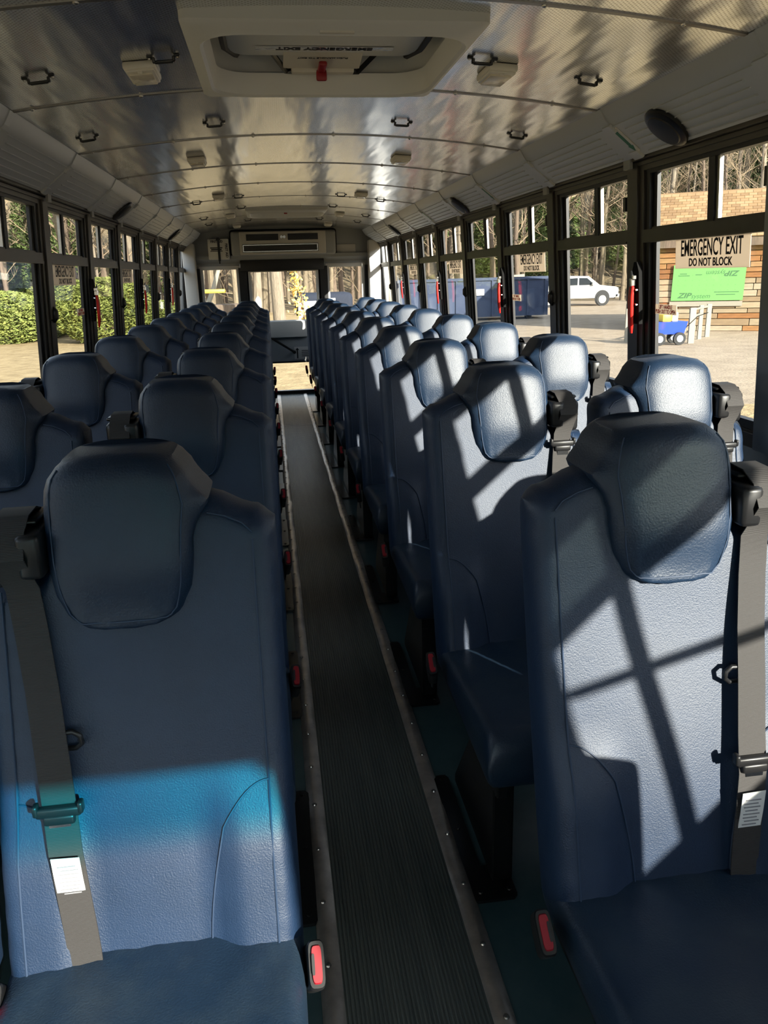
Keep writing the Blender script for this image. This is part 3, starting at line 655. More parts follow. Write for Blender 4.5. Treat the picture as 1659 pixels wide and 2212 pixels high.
BR = [(2.36, .43, 'beside the near roof hatch'), (2.44, .77, 'between the nearest dome light and the cove'), (3.31, .36, 'behind the near roof hatch, toward the aisle'), (3.32, .83, 'behind the near roof hatch, by the cove'), (6.10, .37, 'level with the third dome lights, toward the aisle'), (6.25, .68, 'level with the third dome lights, by the cove'), (7.0, .38, 'just ahead of the far roof hatch'), (7.7, .74, 'beside the far roof hatch, by the cove'), (8.5, .36, 'behind the far roof hatch, toward the aisle'), (8.5, .75, 'behind the far roof hatch, by the cove')]
for y, x, wh in BR:
    for s_ in (-1, 1):
        o = tag(link('ceiling_bracket', bkt, None, (s_*x, y, zc(x)), (0, math.atan(2*.071*s_*x/.936**2), 0)), 'black ceiling bracket, %s side, %s' % ('left' if s_ < 0 else 'right', wh), 'bracket', 'black strap brackets on the ceiling')
        for q in (-.037, .037): link('screw', sct, o, (q, 0, 0))
def hatch(y0, y1, lab, near):
    cy = (y0+y1)/2; h = tag(empty('roof_hatch', (0, cy, 1.96)), lab, 'roof hatch'); off = (0, cy, 1.96)
    def rr(x0, x1, ya, yb, z, r, n=6):
        pts = []
        for cx_, cy_, a0 in ((x1-r, yb-r, 0), (x0+r, yb-r, 90), (x0+r, ya+r, 180), (x1-r, ya+r, 270)):
            for i in range(n+1): a = R(a0+90*i/n); pts.append((cx_+r*math.cos(a), cy_+r*math.sin(a), z))
        return pts
    def loft(g, loops, cap=False):
        o = len(g.v); n = len(loops[0])
        for l in loops: g.v += l
        for j in range(len(loops)-1): g.f += [(o+j*n+i, o+j*n+(i+1) % n, o+(j+1)*n+(i+1) % n, o+(j+1)*n+i) for i in range(n)]
        if cap: g.f.append(tuple(o+(len(loops)-1)*n+i for i in range(n)))
        return g
    bx = (-.355, .355, y0, y1); a0, a1, b0, b1 = -.315, .325, y0+.07, y1-.06
    g = loft(G(), [rr(*bx, 1.985, .02), rr(*bx, 1.952, .02), rr(-.345, .345, y0+.01, y1-.01, 1.946, .02), rr(a0-.02, a1+.02, b0-.02, b1+.02, 1.942, .12), rr(a0-.008, a1+.008, b0-.008, b1+.008, 1.936, .11), rr(a0, a1, b0, b1, 1.942, .11)])
    link('frame', g.mesh('frame', 'hatch_grey', off, angle=30), h)
    g = loft(G(), [rr(a0, a1, b0, b1, 1.942, .11), rr(a0+.01, a1-.01, b0+.01, b1-.01, 2.0, .1), rr(a0-.02, a1+.02, b0-.02, b1+.02, 2.01, .1), rr(a0-.02, a1+.02, b0-.02, b1+.02, 2.10, .1)], True)
    link('well', g.mesh('well', 'hatch_grey', off, angle=30), h)
    g = loft(G(), [rr(a0+.03, a1-.03, b0-.01, b1-.115, 2.06, .05), rr(a0+.035, a1-.035, b0-.005, b1-.12, 2.03, .05), rr(a0+.055, a1-.055, b0+.01, b1-.135, 2.018, .05)], True)
    link('lid', g.mesh('lid', 'hatch_grey', off, angle=30), h)
    for s_ in (-1, 1):
        link('hinge_arm', G().tube([(s_*.16+.01, b1-.15, 2.03), (s_*.11+.01, b1-.03, 2.0), (s_*.085+.01, b1-.03, 2.0)], .008, 6).mesh('hinge_arm', 'black_metal', off), h)
        link('side_seal', G().tube([(s_*.285+.005, b0+.0, 2.03), (s_*.28+.005, b1-.2, 2.025), (s_*.25+.005, b1-.12, 2.025)], .012, 6).mesh('side_seal', 'frame_black', off), h)
    link('bar', G().rbox(-.085, .105, b1-.06, b1-.03, 1.99, 2.012, .006).mesh('bar', 'light_grey', off), h)
    pt = link('latch_plate', G().hexa([(x, y, z+dz) for x in (-.11, .12) for y, z in ((b1-.17, 2.022), (b1-.06, 2.006)) for dz in (-.004, .0)]).mesh('latch_plate', 'light_grey', off), h)
    hd = G().rbox(-.007, .017, b1-.14, b1-.055, 1.990, 2.004, .005); hd.rbox(-.011, .021, b1-.062, b1-.050, 1.968, 2.0, .005); link('handle', hd.mesh('handle', 'red_plastic', off), h)
    if near:
        link('label', G().box(-.04, .04, y0+.045, y0+.075, 1.938, 1.9455).mesh('label', 'light_grey', off), h)
        st = link('reflective_strip', G().box(-.19, .20, b1-.235, b1-.205, 2.0145, 2.017).mesh('reflective_strip', 'foil', off), h)
        text('lettering', 'EMERGENCY EXIT', .034, 'sign_ink', h, (.005, b1-.22-cy, 2.0140-1.96), (R(180), 0, R(180)), 1.0, .0003, bold=.001)
        text('lettering', 'PUSH HANDLE TO EXIT', .014, 'sign_ink', h, (.005, b1-.135-cy, 2.0115-1.96), (R(180+8), 0, R(180)), 1.0, .0003)
hatch(1.995, 2.765, 'grey framed roof escape hatch with red handle, nearest the camera', True)
hatch(7.215, 7.985, 'small distant roof escape hatch near the rear of the bus', False)
# speakers and arrows on the coves
cn = Vector((-.607, 0, -.794)); ct = Vector((.79, 0, -.607))
def on_cove(side, y, t, h): x, z = .977+(1.096-.977)*t, 1.856+(1.765-1.856)*t; return Vector((side*(x+cn.x*h), y, z+cn.z*h))
ang = math.atan2(.607, .794)
gs = G(); gs.tube([(0, 0, .0), (0, 0, .010), (0, 0, .016)], [.076, .076, .066], 32); spk_r = gs.mesh('rim', 'black_plastic')
gs = G(); gs.tube([(0, 0, .010), (0, 0, .020), (0, 0, .0235)], [.062, .056, .03], 32); spk_c = gs.mesh('grille', 'frame_black')
for side, y, lab in ((1, 2.46, 'round black loudspeaker on the right cove nearest the camera'), (1, 5.16, 'round black loudspeaker on the right cove, second from the camera'), (1, 7.85, 'round black loudspeaker on the right cove nearest the rear'), (-1, 5.15, 'round black loudspeaker on the left cove, second window bay in view'), (-1, 7.87, 'round black loudspeaker on the left cove nearest the rear')):
    s = tag(empty('speaker', on_cove(side, y, .5, .003), (0, R(180)+side*(math.pi/2-math.atan2(.794, .607)), 0)), lab, 'speaker', 'loudspeakers on the coves')
    link('rim', spk_r, s); link('grille', spk_c, s)
def arrow(side, y, lab):
    a = tag(empty('direction_arrow', on_cove(side, y, .45, .0)), lab, 'sticker', 'green arrow stickers on the coves'); o = on_cove(side, y, .45, 0)
    T = lambda t, dy, h: o+Vector((side*ct.x*t, 0, ct.z*t))+Vector((0, dy, 0))+Vector((side*cn.x*h, 0, cn.z*h))
    g = G().hexa([T(t, dy, h) for h in (.001, .0035) for t in (-.058, .058) for dy in (-.024, .024)]); link('backing', g.mesh('backing', 'white_paint', o), a)
    pts = [(-.052, -.010), (.028, -.010), (.028, -.018), (.054, 0), (.028, .018), (.028, .010), (-.052, .010)]
    g = G().prism([T(t, dy, .0035) for t, dy in pts], Vector((side*cn.x, 0, cn.z))*.001); link('arrow', g.mesh('arrow', 'green_ink', o), a)
arrow(1, 2.745, 'green arrow sticker on the right cove beside the nearest loudspeaker'); arrow(1, 4.49, 'green arrow sticker on the right cove, second from the camera'); arrow(1, 6.2, 'green arrow sticker on the right cove, third from the camera')
arrow(-1, 2.70, 'green arrow sticker on the left cove at the picture edge')
# ------------------------------------------------------------------ emergency window signs, stickers and release handles
tilt = math.atan(.0625)
def sign(side, k, lab):
    yc = post_y(k)+.435-.04; z = 1.438; x = side*(Xw(z)+.0175); o = (x, yc, z); s = tag(empty('exit_sign', o, (0, side*-tilt, 0)), lab, 'sign', 'emergency exit signs on the side windows')
    link('plate', G().box(-.001, .001, -.215, .215, -.046, .046).mesh('plate', 'sign_beige'), s)
    rz = (R(90), 0, R(-90) if side > 0 else R(90)); dx = -side*.0015
    text('lettering', 'EMERGENCY EXIT', .072, 'sign_ink', s, (dx, 0, .015), rz, .62, bold=.0008); text('lettering', 'DO NOT BLOCK', .034, 'sign_ink', s, (dx, 0, -.028), rz, .98, bold=.0008)
for k, wd in ((-1, 'nearest the camera'), (1, 'second from the camera'), (3, 'third from the camera'), (5, 'farthest from the camera')):
    sign(1, k, 'emergency exit sign on the right-hand windows, '+wd)
for k, wd in ((1, 'nearest the camera'), (3, 'farther from the camera')): sign(-1, k, 'emergency exit sign on the left-hand windows, '+wd)
for side, k, lab in ((1, -1, 'small red-lettered sticker on the right window nearest the camera'), (1, 1, 'small red-lettered sticker on the second exit window on the right'), (-1, 1, 'small sticker low on the exit window on the left')):
    yc = post_y(k+1)-.062-.135; z = 1.255; o = (side*(Xw(z)+.0175), yc, z)
    s = tag(empty('instruction_sticker', o, (0, side*-tilt, 0)), lab, 'sticker', 'lift handle stickers'); link('plate', G().box(-.001, .001, -.078, .078, -.017, .017).mesh('plate', 'sign_beige'), s)
    rz = (R(90), 0, R(-90) if side > 0 else R(90))
    text('lettering', 'LIFT HANDLE', .019, 'sign_red', s, (-side*.0015, 0, .008), rz, .85, bold=.0004); text('lettering', 'PUSH OUT TO OPEN', .019, 'sign_red', s, (-side*.0015, 0, -.008), rz, .8, bold=.0004)
def handle_meshes(side):
    g = G(); pts = [(-.03, -.10), (-.026, .085), (-.008, .12), (.014, .12), (.03, .085), (.03, -.085), (.02, -.10)]
    g.prism([(side*-.012, y, z) for y, z in pts], (side*.014, 0, 0)); b = g.mesh('backplate', 'matte_black')
    g = G().rbox(*sorted((side*-.034, side*-.012)), -.010, .010, .035, .065, .003, 1); g.tube([(side*-.024, 0, .06), (side*-.030, -.004, .092)], [.006, .003], 8)
    g.rbox(*sorted((side*-.03, side*-.012)), -.016, .0, .058, .076, .003, 1)
    for z in (.022, -.03): g.cyl((side*-.016, -.018, z), (1, 0, 0), .005, .010, 10)
    m = g.mesh('latch', 'chrome')
    g = G()
    for dy in (-.0075, .0075): g.tube([(side*-.026, dy*.9, .035), (side*-.030, dy, .0), (side*-.031, dy, -.06), (side*-.030, dy*.85, -.10), (side*-.028, dy*.35, -.132)], [.006, .0075, .0075, .007, .004], 10)
    return b, m, g.mesh('grip', 'red_grip')
for side in (-1, 1):
    b, m, gr = handle_meshes(side)
    for k, wd in zip(HANDLE_POSTS, ('nearest the camera', 'second from the camera', 'third from the camera', 'farthest from the camera')):
        if side < 0 and k == 0: continue
        z = 1.30; h = tag(empty('release_handle', (side*(Xw(z)-.012), post_y(k)-.045, z), (0, side*-tilt, 0)), 'red emergency window handle on the %s window posts, %s' % ('left' if side < 0 else 'right', wd), 'handle', 'red emergency window handles')
        if side < 0: h['label'] = 'red emergency window handle on the left window posts, '+{2: 'nearest the camera', 4: 'second from the camera', 6: 'farthest from the camera'}[k]
        link('backplate', b, h); link('latch', m, h); link('grip', gr, h)

# ------------------------------------------------------------------ outside: ground, woods, building, vehicles
GZ = -1.0
def hill(r): return GZ+26*sm01(60, 135, r)
g = G(); nr, na = 40, 96; rad = [0]+[3*1.11**i for i in range(1, nr)]
for i, r in enumerate(rad):
    for k in range(na): a = 2*math.pi*k/na; g.v.append((r*math.cos(a), r*math.sin(a)+10, hill(r)+(.15*math.sin(a*17+r*.3) if r > 60 else 0)))
for i in range(nr-1):
    for k in range(na): g.f.append((i*na+k, i*na+(k+1) % na, (i+1)*na+(k+1) % na, (i+1)*na+k))
gm = g.mesh('ground', ['gravel', 'dry_grass', 'leaf_litter'])
for p in gm.polygons:
    c = p.center; r = math.hypot(c.x, c.y-10)
    p.material_index = 2 if r > 48 and c.x < 2 or r > 56 else (1 if c.x < 3.0 else 0)
struct(link('ground', gm), 'gravel lot, dry grass and wooded slope outside')
struct(link('grass_verge', G().prism([(1.6, -12, GZ), (7.2, 3, GZ), (9.4, 12.6, GZ), (6.4, 12.9, GZ), (3.2, 14, GZ), (1.6, 60, GZ)], (0, 0, .03)).mesh('grass_verge', 'dry_grass')), 'dry grass verge beside the bus')

def branch(g, p, d, l, r, depth, n):
    pts = [p]; q = p.copy(); dd = d.copy()
    for i in range(4):
        dd = (dd+Vector((rnd.uniform(-.18, .18), rnd.uniform(-.18, .18), rnd.uniform(-.02, .16)))).normalized(); q = q+dd*l/4; pts.append(q.copy())
    g.tube(pts, [r*(1-.2*i) for i in range(5)], n, False)
    if depth:
        for i in range(rnd.randint(2, 4)):
            k = rnd.randint(1, 4); v = (dd+Vector((rnd.uniform(-1, 1), rnd.uniform(-1, 1), rnd.uniform(-.3, .6)))).normalized()
            branch(g, pts[k], v, l*rnd.uniform(.4, .65), r*.5, depth-1, 3)
def tree_mesh(i, h, r, low):
    t = G(); pts = []; x = y = 0; 
    for j in range(9):
        pts.append((x, y, h*j/8)); x += rnd.uniform(-.12, .12)*h/14; y += rnd.uniform(-.12, .12)*h/14
    t.tube(pts, [r*(1.25 if j == 0 else 1)*(1-.09*j) for j in range(9)], 9)
    b = G()
    for j in range(26):
        f = rnd.uniform(low, .98)*8; k = min(7, int(f)); p = Vector(pts[k]).lerp(Vector(pts[k+1]), f-k); a = rnd.uniform(0, 6.28)
        branch(b, p, Vector((math.cos(a), math.sin(a), rnd.uniform(.1, .9))).normalized(), rnd.uniform(.12, .26)*h*(1.15-f/10), r*.30*(1.05-f/9), 2, 4)
    return t.mesh('trunk', ['bark_tan', 'bark_grey', 'bark_dark'][i % 3]), b.mesh('branches', 'twig', recalc=False)
TREES = [tree_mesh(i, h, r, lo) for i, (h, r, lo) in enumerate(((15, .17, .12), (17, .24, .25), (13, .12, .10), (18, .30, .3), (12, .10, .08), (16, .20, .18)))]
def leafy(n, rx, rz, z0, size, conic, m, name):
    g = G()
    for i in range(n):
        a = rnd.uniform(0, 6.28); t = rnd.random(); rr = rx*(((1-t)**.9 if conic else math.sqrt(max(0, 1-(2*t-1)**2)))*rnd.uniform(.55, 1.05)+.04)
        c = Vector((math.cos(a)*rr, math.sin(a)*rr, z0+t*rz)); u = Vector((rnd.uniform(-1, 1), rnd.uniform(-1, 1), rnd.uniform(-.6, .6))).normalized(); v = u.orthogonal().normalized(); s = size*rnd.uniform(.6, 1.4)
        w_ = u.cross(v)*s*.25
        g.add([c-u*s, c+v*s*.45+w_, c+u*s, c-v*s*.45+w_], [(0, 1, 2), (0, 2, 3)])
    me = g.mesh(name, m, recalc=False); return me
EVER = leafy(6000, 2.2, 11, 1.0, .24, True, 'evergreen', 'needles'); EVT = G().tube([(0, 0, 0), (0, 0, 12)], [.2, .03], 8).mesh('trunk', 'bark_dark')
def plant_tree(x, y, lab, grp, i=None, sc_=1):
    i = rnd.randrange(len(TREES)) if i is None else i; r = math.hypot(x, y-10); be = math.degrees(math.atan2(x, y))
    look = ('medium tan-barked', 'stout grey-barked', 'slim dark-barked', 'thick tan-barked', 'slender grey-barked', 'sturdy dark-barked')[i]; far = 'at the front of' if r < 72 else 'deep in'
    place = 'beyond the plank building' if be > 26 else 'behind the white pickup truck' if be > 19 else 'behind the blue dumpster' if be > 9.5 else 'seen through the right rear window' if be > 3.5 else 'seen through the rear door' if be > -3 else 'seen through the left rear window' if be > -8 else 'behind the farther green shrubs' if be > -22 else 'behind the nearer green shrubs'
    lab = '%s bare tree %s the woods %s' % (look, far, place)
    o = tag(link('bare_tree', TREES[i][0], None, (x, y, hill(r)-.2), (rnd.uniform(-.05, .05), rnd.uniform(-.05, .05), rnd.uniform(0, 6.28))), lab, 'tree', grp); s = rnd.uniform(.85, 1.25)*sc_; o.scale = (s, s, s*rnd.uniform(.9, 1.15))
    link('branches', TREES[i][1], o); return o
def spread(n, b0, b1, r0, r1, md):
    out = []; tries = 0
    while len(out) < n and tries < 9000:
        tries += 1; b = R(rnd.uniform(b0, b1)); r = math.sqrt(rnd.uniform(r0*r0, r1*r1)); p = (r*math.sin(b), r*math.cos(b))
        if all(math.hypot(p[0]-q[0], p[1]-q[1]) > md for q in out): out.append(p)
    return out
for x, y in spread(150, 10, 50, 60, 98, 1.6): plant_tree(x, y, 'bare tan-trunked tree in the woods behind the dumpster and pickup truck', 'bare trees beyond the gravel lot')
for x, y in spread(24, 8, 50, 74, 100, 4):
    o = tag(link('evergreen_tree', EVT, None, (x, y, hill(math.hypot(x, y-10))-.2), (0, 0, rnd.uniform(0, 6))), 'evergreen tree among the bare trees '+('beyond the plank building' if x/y > .5 else 'behind the white pickup truck' if x/y > .34 else 'behind the blue dumpster')+(', front of the woods' if math.hypot(x, y) < 86 else ', deep in the woods'), 'tree', 'evergreens beyond the gravel lot'); s = rnd.uniform(.9, 1.5); o.scale = (s, s, s); link('needles', EVER, o)
for x, y in spread(95, -8, 9, 52, 95, 1.5): plant_tree(x, y, 'bare tree in the woods behind the rear emergency door', 'bare trees behind the bus')
for x, y in spread(70, -50, -9, 48, 90, 2.0): plant_tree(x, y, 'bare tree behind the green shrubs outside the left windows', 'bare trees outside the left windows')
for x, y in spread(14, -48, -9, 50, 85, 4):
    o = tag(link('evergreen_tree', EVT, None, (x, y, hill(math.hypot(x, y-10))-.2), (0, 0, rnd.uniform(0, 6))), 'evergreen tree rising behind the '+('farther' if x/y > -.4 else 'nearer')+' green shrubs outside the left windows'+(', close to them' if math.hypot(x, y) < 68 else ', deeper in the woods'), 'tree', 'evergreens outside the left windows'); s = rnd.uniform(.8, 1.3); o.scale = (s, s, s); link('needles', EVER, o)
SHR = [leafy(9000, 1.5, 2.6, 0, .085, False, 'shrub_green', 'foliage') for i in range(2)]; SST = G()
for i in range(7): a = i*.9; SST.tube([(0, 0, 0), (.5*math.cos(a), .5*math.sin(a), 1.2), (.9*math.cos(a), .9*math.sin(a), 2.4)], [.05, .035, .01], 5)
SST = SST.mesh('stems', 'bark_dark')
for i in range(16):
    b = R(-8.5-2.0*i+rnd.uniform(-.5, .5)); r = 35+rnd.uniform(-3, 6); x, y = r*math.sin(b), r*math.cos(b)+2
    o = tag(link('green_shrub', SST, None, (x, y, GZ-.1), (0, 0, rnd.uniform(0, 6))), 'bushy green shrub outside the left windows, %s in the row from the rear' % (ORD[:9]+['tenth', 'eleventh', 'twelfth', 'thirteenth', 'fourteenth', 'fifteenth', 'last'])[i], 'shrub', 'green shrubs along the lawn'); s = rnd.uniform(.5, 1.05); o.scale = (s*1.35, s*1.35, s*rnd.uniform(.85, 1.2)); link('foliage', SHR[i % 2], o)

# log-sided building with shingle roof
fe = Vector((.866, -.5, 0)); fn = Vector((-.5, -.866, 0)); FQ = Vector((16.55, 28.25, 0))
B = tag(empty('log_building', (16.55, 28.25, GZ), (0, 0, math.atan2(fe.y, fe.x))), 'plank-sided building with tan shingle roof across the gravel lot', 'building')
# local axes: x along the facade, -y towards the bus
link('wall', G().box(-2.6, 9, .03, 7, 0, 3.2).mesh('wall', 'bark_tan'), B)
z = 0; row = 0; plank_cache = {}
while z < 3.05:
    h = rnd.choice((.17, .20, .23, .26)); x = -2.62-rnd.uniform(0, .6)
    while x < 4.2:
        l = rnd.choice((.8, 1.2, 1.6, 2.1)); a = max(x, -2.62)
        if x+l > a+.05:
            key = (round(x+l-a, 2), round(h, 2), rnd.randrange(3)); pal = 'plank_o%d' % rnd.randrange(4) if z > 1.85 or rnd.random() < .22 else 'plank_p%d' % rnd.randrange(4)
            d = rnd.uniform(.0, .035); me = G().rbox(0, x+l-a-.02, -.05-d, .05, .008, min(h, 3.07-z)-.01, .012, 1).mesh('plank', pal); link('plank', me, B, (a, 0, z))
        x += l
    z += h; row += 1
link('fascia', G().box(-3.0, 9.3, -.35, -.2, 3.05, 3.38).mesh('fascia', 'bark_dark'), B)
rf = link('roof', G().prism([(-3.05, -.38, 3.36), (-3.05, 3.2, 5.24), (-3.05, 7.5, 3.2)], (12.4, 0, 0)).mesh('roof', 'shingle2'), B)
shm = [[G().hexa([(x, y*math.cos(R(27.7))-zz*math.sin(R(27.7)), y*math.sin(R(27.7))+zz*math.cos(R(27.7))) for x in (0, w_-.012) for y, z2 in ((0, (0, .03)), (.30, (0, .012))) for zz in z2]).mesh('shingle', 'shingle%d' % i) for i in range(3)] for w_ in (.30,)]
for c in range(16):
    for j in range(18): link('shingle', rnd.choice(shm[0]), rf, (-2.9+.30*j+.15*(c % 2), -.40+.24*c*math.cos(R(27.7)), 3.365+.24*c*math.sin(R(27.7))))
shp = tag(empty('sheathing_panel', (16.55, 28.25, GZ), B.rotation_euler), 'green sheathing panel with dark printed lettering fixed to the plank building', 'panel')
link('board', G().hexa([(x+(.03 if zz > 1.5 else 0), y, zz) for x in (-1.76, .75) for y in (-.14, -.11) for zz in (1.13, 2.43)]).mesh('board', 'sheath_green'), shp)
rot = (R(90), 0, 0)
text('lettering', 'ZIP', .26, 'sheath_ink', shp, (-1.30, -.142, 1.31), rot, 1.25, .001, shear=.3, bold=.008); text('lettering', 'system', .24, 'sheath_ink', shp, (-.72, -.142, 1.29), rot, 1.0, .001, shear=.3)
text('lettering', 'ZIP', .26, 'sheath_ink', shp, (.32, -.142, 2.10), (R(90), R(180), 0), 1.25, .001, shear=.3, bold=.008); text('lettering', 'system', .24, 'sheath_ink', shp, (-.24, -.142, 2.12), (R(90), R(180), 0), 1.0, .001, shear=.3)
g = G()
for x0, x1, zz in ((-.25, .60, 1.42), (-.18, .48, 1.33), (-1.5, -1.25, 2.09), (-1.55, -1.15, 2.02), (-.95, -.72, 2.05)): g.box(x0, x1, -.143, -.139, zz, zz+.028)
for i in range(9):
    for j in range(4): g.box(-1.55+.25*i, -1.535+.25*i, -.143, -.139, 1.5+.18*j, 1.515+.18*j)
link('print', g.mesh('print', 'sheath_ink'), shp)
link('white_board', G().box(-1.8, .75, -.13, -.1, .92, 1.10).mesh('white_board', 'wood_pale'), shp)
# pickup truck seen from its side, nose to the right
T = tag(empty('pickup_truck', (20.2, 52.3, GZ)), 'white pickup truck parked beyond the gravel lot, nose to the right', 'truck')
prof = [(-3.4, .55), (2.35, .50), (2.65, .62), (2.68, 1.02), (2.52, 1.20), (1.35, 1.34), (.55, 1.92), (-.9, 1.97), (-1.35, 1.38), (-3.4, 1.34)]
link('body', G().prism([(x, -.95, z) for x, z in prof], (0, 1.9, 0)).mesh('body', 'truck_white'), T)
link('side_window', G().prism([(1.0, -.965, 1.36), (.45, -.965, 1.80), (-.1, -.965, 1.82), (-.1, -.965, 1.36)], (0, .02, 0)).mesh('side_window', 'dark_glass'), T); link('side_window', G().prism([(-.2, -.965, 1.36), (-.2, -.965, 1.82), (-.85, -.965, 1.80), (-1.15, -.965, 1.36)], (0, .02, 0)).mesh('side_window', 'dark_glass'), T)
for x in (1.55, -2.2):
    wl_ = link('wheel', G().cyl((x, -.86, .42), (0, 1, 0), .42, .28, 24).mesh('wheel', 'tyre'), T); g = G().cyl((x, -1.0, .42), (0, 1, 0), .26, .04, 20)
    link('rim', g.mesh('rim', 'steel'), wl_); link('wheel_arch', G().cyl((x, -.955, .50), (0, 1, 0), .52, .02, 24).mesh('wheel_arch', 'tyre'), T)
link('bumper', G().rbox(2.45, 2.78, -.95, .95, .42, .75, .05).mesh('bumper', 'steel'), T); link('headlight', G().rbox(2.3, 2.66, -.97, -.6, .95, 1.15, .03).mesh('headlight', 'lens'), T); link('grille', G().rbox(2.62, 2.70, -.6, .6, .8, 1.15, .02).mesh('grille', 'dark_glass'), T); link('mirror', G().rbox(.75, .95, -1.2, -.95, 1.35, 1.55, .03).mesh('mirror', 'truck_white'), T)
# roll-off dumpster
D = tag(empty('dumpster', (10.2, 40, GZ)), 'long dark blue roll-off dumpster at the edge of the lot', 'dumpster')
link('body', G().hexa([(x, y, z) for x in (-4.0, 3.75) for y in (-.1, 2.2) for z in (.18, 2.05)]).mesh('body', 'dump_blue'), D)
link('rim_rail', rect_with_holes(G(), 1.98, 2.1, [-4.06, -3.9, 3.65, 3.81], [-.16, 0, 2.1, 2.26], [(-3.9, 3.65, 0, 2.1)]).mesh('rim_rail', 'dump_blue'), D) if False else link('rim_rail', G().box(-4.06, 3.81, -.18, -.05, 1.96, 2.1).mesh('rim_rail', 'dump_blue'), D)
for i in range(9): link('rib', G().box(-3.9+.93*i, -3.82+.93*i, -.17, -.08, .2, 1.97).mesh('rib', 'dump_blue'), D)
link('label', G().box(-.5, .35, -.19, -.17, 1.25, 1.55).mesh('label', 'white_paint'), D)
for i in range(2): link('roller', G().cyl((-3.2+6*i, .2, .15), (0, 1, 0), .15, .3, 14).mesh('roller', 'black_metal'), D)
link('load', G().hexa([(x, y, z) for x in (1.4, 2.6) for y in (.3, .9) for z in (1.95, 2.14 if x < 2 else 2.22)]).mesh('load', 'wood_pale'), D)
# wagon by the trestle posts
Wg = tag(empty('wagon', (12.35, 24.0, GZ)), 'blue tub wagon on pneumatic tyres in front of the plank building', 'wagon')
link('tub', G().hexa([(x*(1 if z > .5 else .82), y*(1 if z > .5 else .8), z) for x in (-.55, .48) for y in (-.3, .3) for z in (.34, .72)]).mesh('tub', 'wagon_blue'), Wg)
for x, y in ((.22, -.3), (.32, .3), (-.45, -.3), (-.35, .3)):
    q = link('wheel', G().cyl((x, y, .2), (0, 1, 0), .2, .09, 18).mesh('wheel', 'tyre'), Wg); link('hub', G().cyl((x, y-.03, .2), (0, 1, 0), .11, .06, 14).mesh('hub', 'grey_paint'), q)
link('handle', G().tube([(.4, 0, .35), (.95, 0, .85), (1.3, 0, .95)], .015, 6).mesh('handle', 'black_metal'), Wg)
for nm_, a, m_ in (('load_bag', (-.3, .0, -.15, .2, .72, .95), 'machine_yellow'), ('load_box', (.02, .22, -.15, .1, .72, 1.0), 'white_paint')): tag(link(nm_, G().rbox(a[0]+12.35, a[1]+12.35, a[2]+24.0, a[3]+24.0, a[4]+GZ-.38+.38, a[5]+GZ, .03).mesh(nm_, m_), None), {'load_bag': 'yellow bag riding in the blue wagon', 'load_box': 'white box riding in the blue wagon'}[nm_], {'load_bag': 'bag', 'load_box': 'box'}[nm_])
# pale wooden frames standing in the lot
def trestle(x, y, lab, ups, h, beams):
    t = tag(empty('wooden_frame', (x, y, GZ)), lab, 'frame')
    for dx, dy, w_ in ups: link('upright', G().box(dx, dx+w_, dy, dy+.06, 0, h).mesh('upright', 'wood_pale'), t)
    for p, q in beams: link('rail', G().tube([p, q], .035, 4).mesh('rail', 'wood_pale'), t)
trestle(13.05, 24.0, 'pale wooden trestle frame beside the blue wagon', [(0, 0, .20), (1.05, 1.3, .13), (1.72, 2.0, .16)], 1.12, [((.1, .1, 1.05), (1.8, 2.05, 1.05)), ((.2, .1, .85), (1.1, 1.3, .85)), ((-.75, .2, .95), (0, .1, .35))])
trestle(11.45, 25.2, 'pale wooden post at the end of a low frame beside the second right window', [(0, 0, .17), (.55, .5, .12)], 1.25, [((.05, .05, 1.2), (.6, .55, 1.2))])
tag(link('cardboard_box', G().hexa([(9.55+x, 47+y, z) for x, y0 in ((-.75, .5), (.7, 0)) for y in (y0, y0+1.0) for z in (GZ, GZ+1.2+(.1 if x < 0 else 0))]).mesh('cardboard_box', 'cardboard')), 'open cardboard box on the gravel beside the dumpster', 'box')
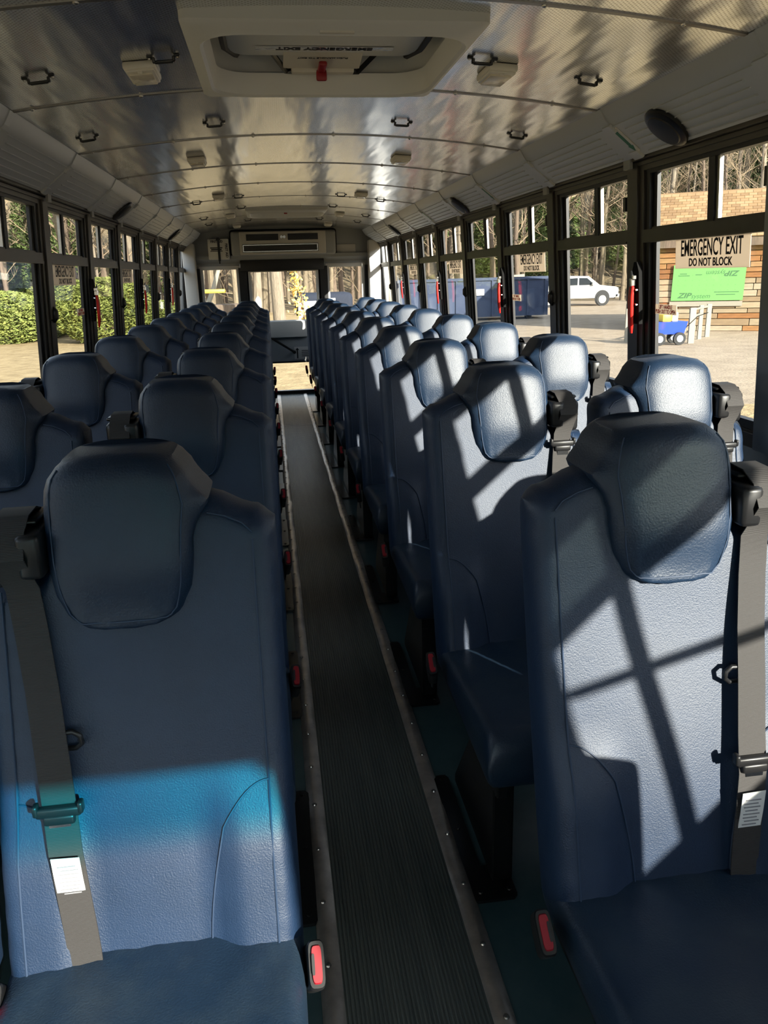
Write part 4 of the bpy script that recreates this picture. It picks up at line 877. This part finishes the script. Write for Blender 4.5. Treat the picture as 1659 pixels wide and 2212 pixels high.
# things seen through the rear door
tag(link('tall_trunk', G().tube([(.2, 36, GZ-.2), (.1, 36, 3), (0, 36, 14)], [.30, .25, .2], 12).mesh('tall_trunk', 'bark_grey')), 'thick pale tree trunk seen through the rear door window', 'tree')
yt = tag(link('yellow_sapling', G().tube([(1.2, 32, GZ), (1.0, 32, 1.2), (.75, 32, 3.0)], [.05, .04, .015], 6).mesh('yellow_sapling', 'bark_dark')), 'small tree with yellow autumn leaves seen through the rear door window', 'tree')
g = G()
for i in range(260):
    t = rnd.random(); c = Vector((1.25-.35*t*1.6+rnd.gauss(0, .30*(1.1-t)), 32+rnd.gauss(0, .25), GZ+.3+t*2.9)); u = Vector((rnd.uniform(-1, 1), rnd.uniform(-1, 1), rnd.uniform(-1, 1))).normalized(); v = u.orthogonal().normalized(); s = rnd.uniform(.06, .12)
    g.add([c-u*s, c+v*s*.7, c+u*s, c-v*s*.7], [(0, 1, 2), (0, 2, 3)])
link('leaves', g.mesh('leaves', 'yellow_leaf', recalc=False), yt)
cv = tag(empty('covered_trailer', (2.3, 38, GZ)), 'dark tarpaulin-covered trailer with white boards, seen through the rear door', 'trailer')
link('tarp', G().rbox(-1.3, 1.4, 0, 2.0, .5, 1.65, .25, 3).mesh('tarp', 'tarp'), cv)
for x0, x1, z0, z1 in ((-1.2, -.35, .35, 1.3), (-.25, .55, .3, 1.4)): link('board', G().box(x0, x1, -.16, -.10, z0, z1).mesh('board', 'white_paint'), cv)
for x in (-.7, .9): link('wheel', G().cyl((x, .2, .3), (0, 1, 0), .3, .25, 16).mesh('wheel', 'tyre'), cv)
pst = tag(empty('white_meter_post', (-.62, 30, GZ-.3)), 'white post with rounded cap seen through the left of the rear door window', 'post')
link('box', G().rbox(-.14, .14, -.08, .08, 0, 1.65, .03).mesh('box', 'white_paint'), pst); link('cap', G().tube([(0, 0, 1.65), (0, 0, 1.8), (0, 0, 1.95), (0, 0, 2.05)], [.1, .12, .1, .03], 12).mesh('cap', 'white_paint'), pst)
tag(link('leaning_log', G().tube([(-3.9, 42, GZ), (-3.0, 42, .9), (-2.4, 42, 2.6)], [.14, .12, .09], 10).mesh('leaning_log', 'wood_pale')), 'pale leaning log seen through the left rear window', 'log')
mc = tag(empty('yellow_machine', (-2.9, 40, GZ)), 'low yellow machine boom seen through the left rear window', 'machine')
link('boom', G().rbox(-.8, .6, 0, .2, 1.75, 1.93, .04).mesh('boom', 'machine_yellow'), mc); link('body', G().rbox(-.2, 1.2, .3, 1.5, .3, 1.2, .1).mesh('body', 'bark_dark'), mc); link('track', G().rbox(-.3, 1.7, .2, 1.6, 0, .4, .15).mesh('track', 'tyre'), mc)
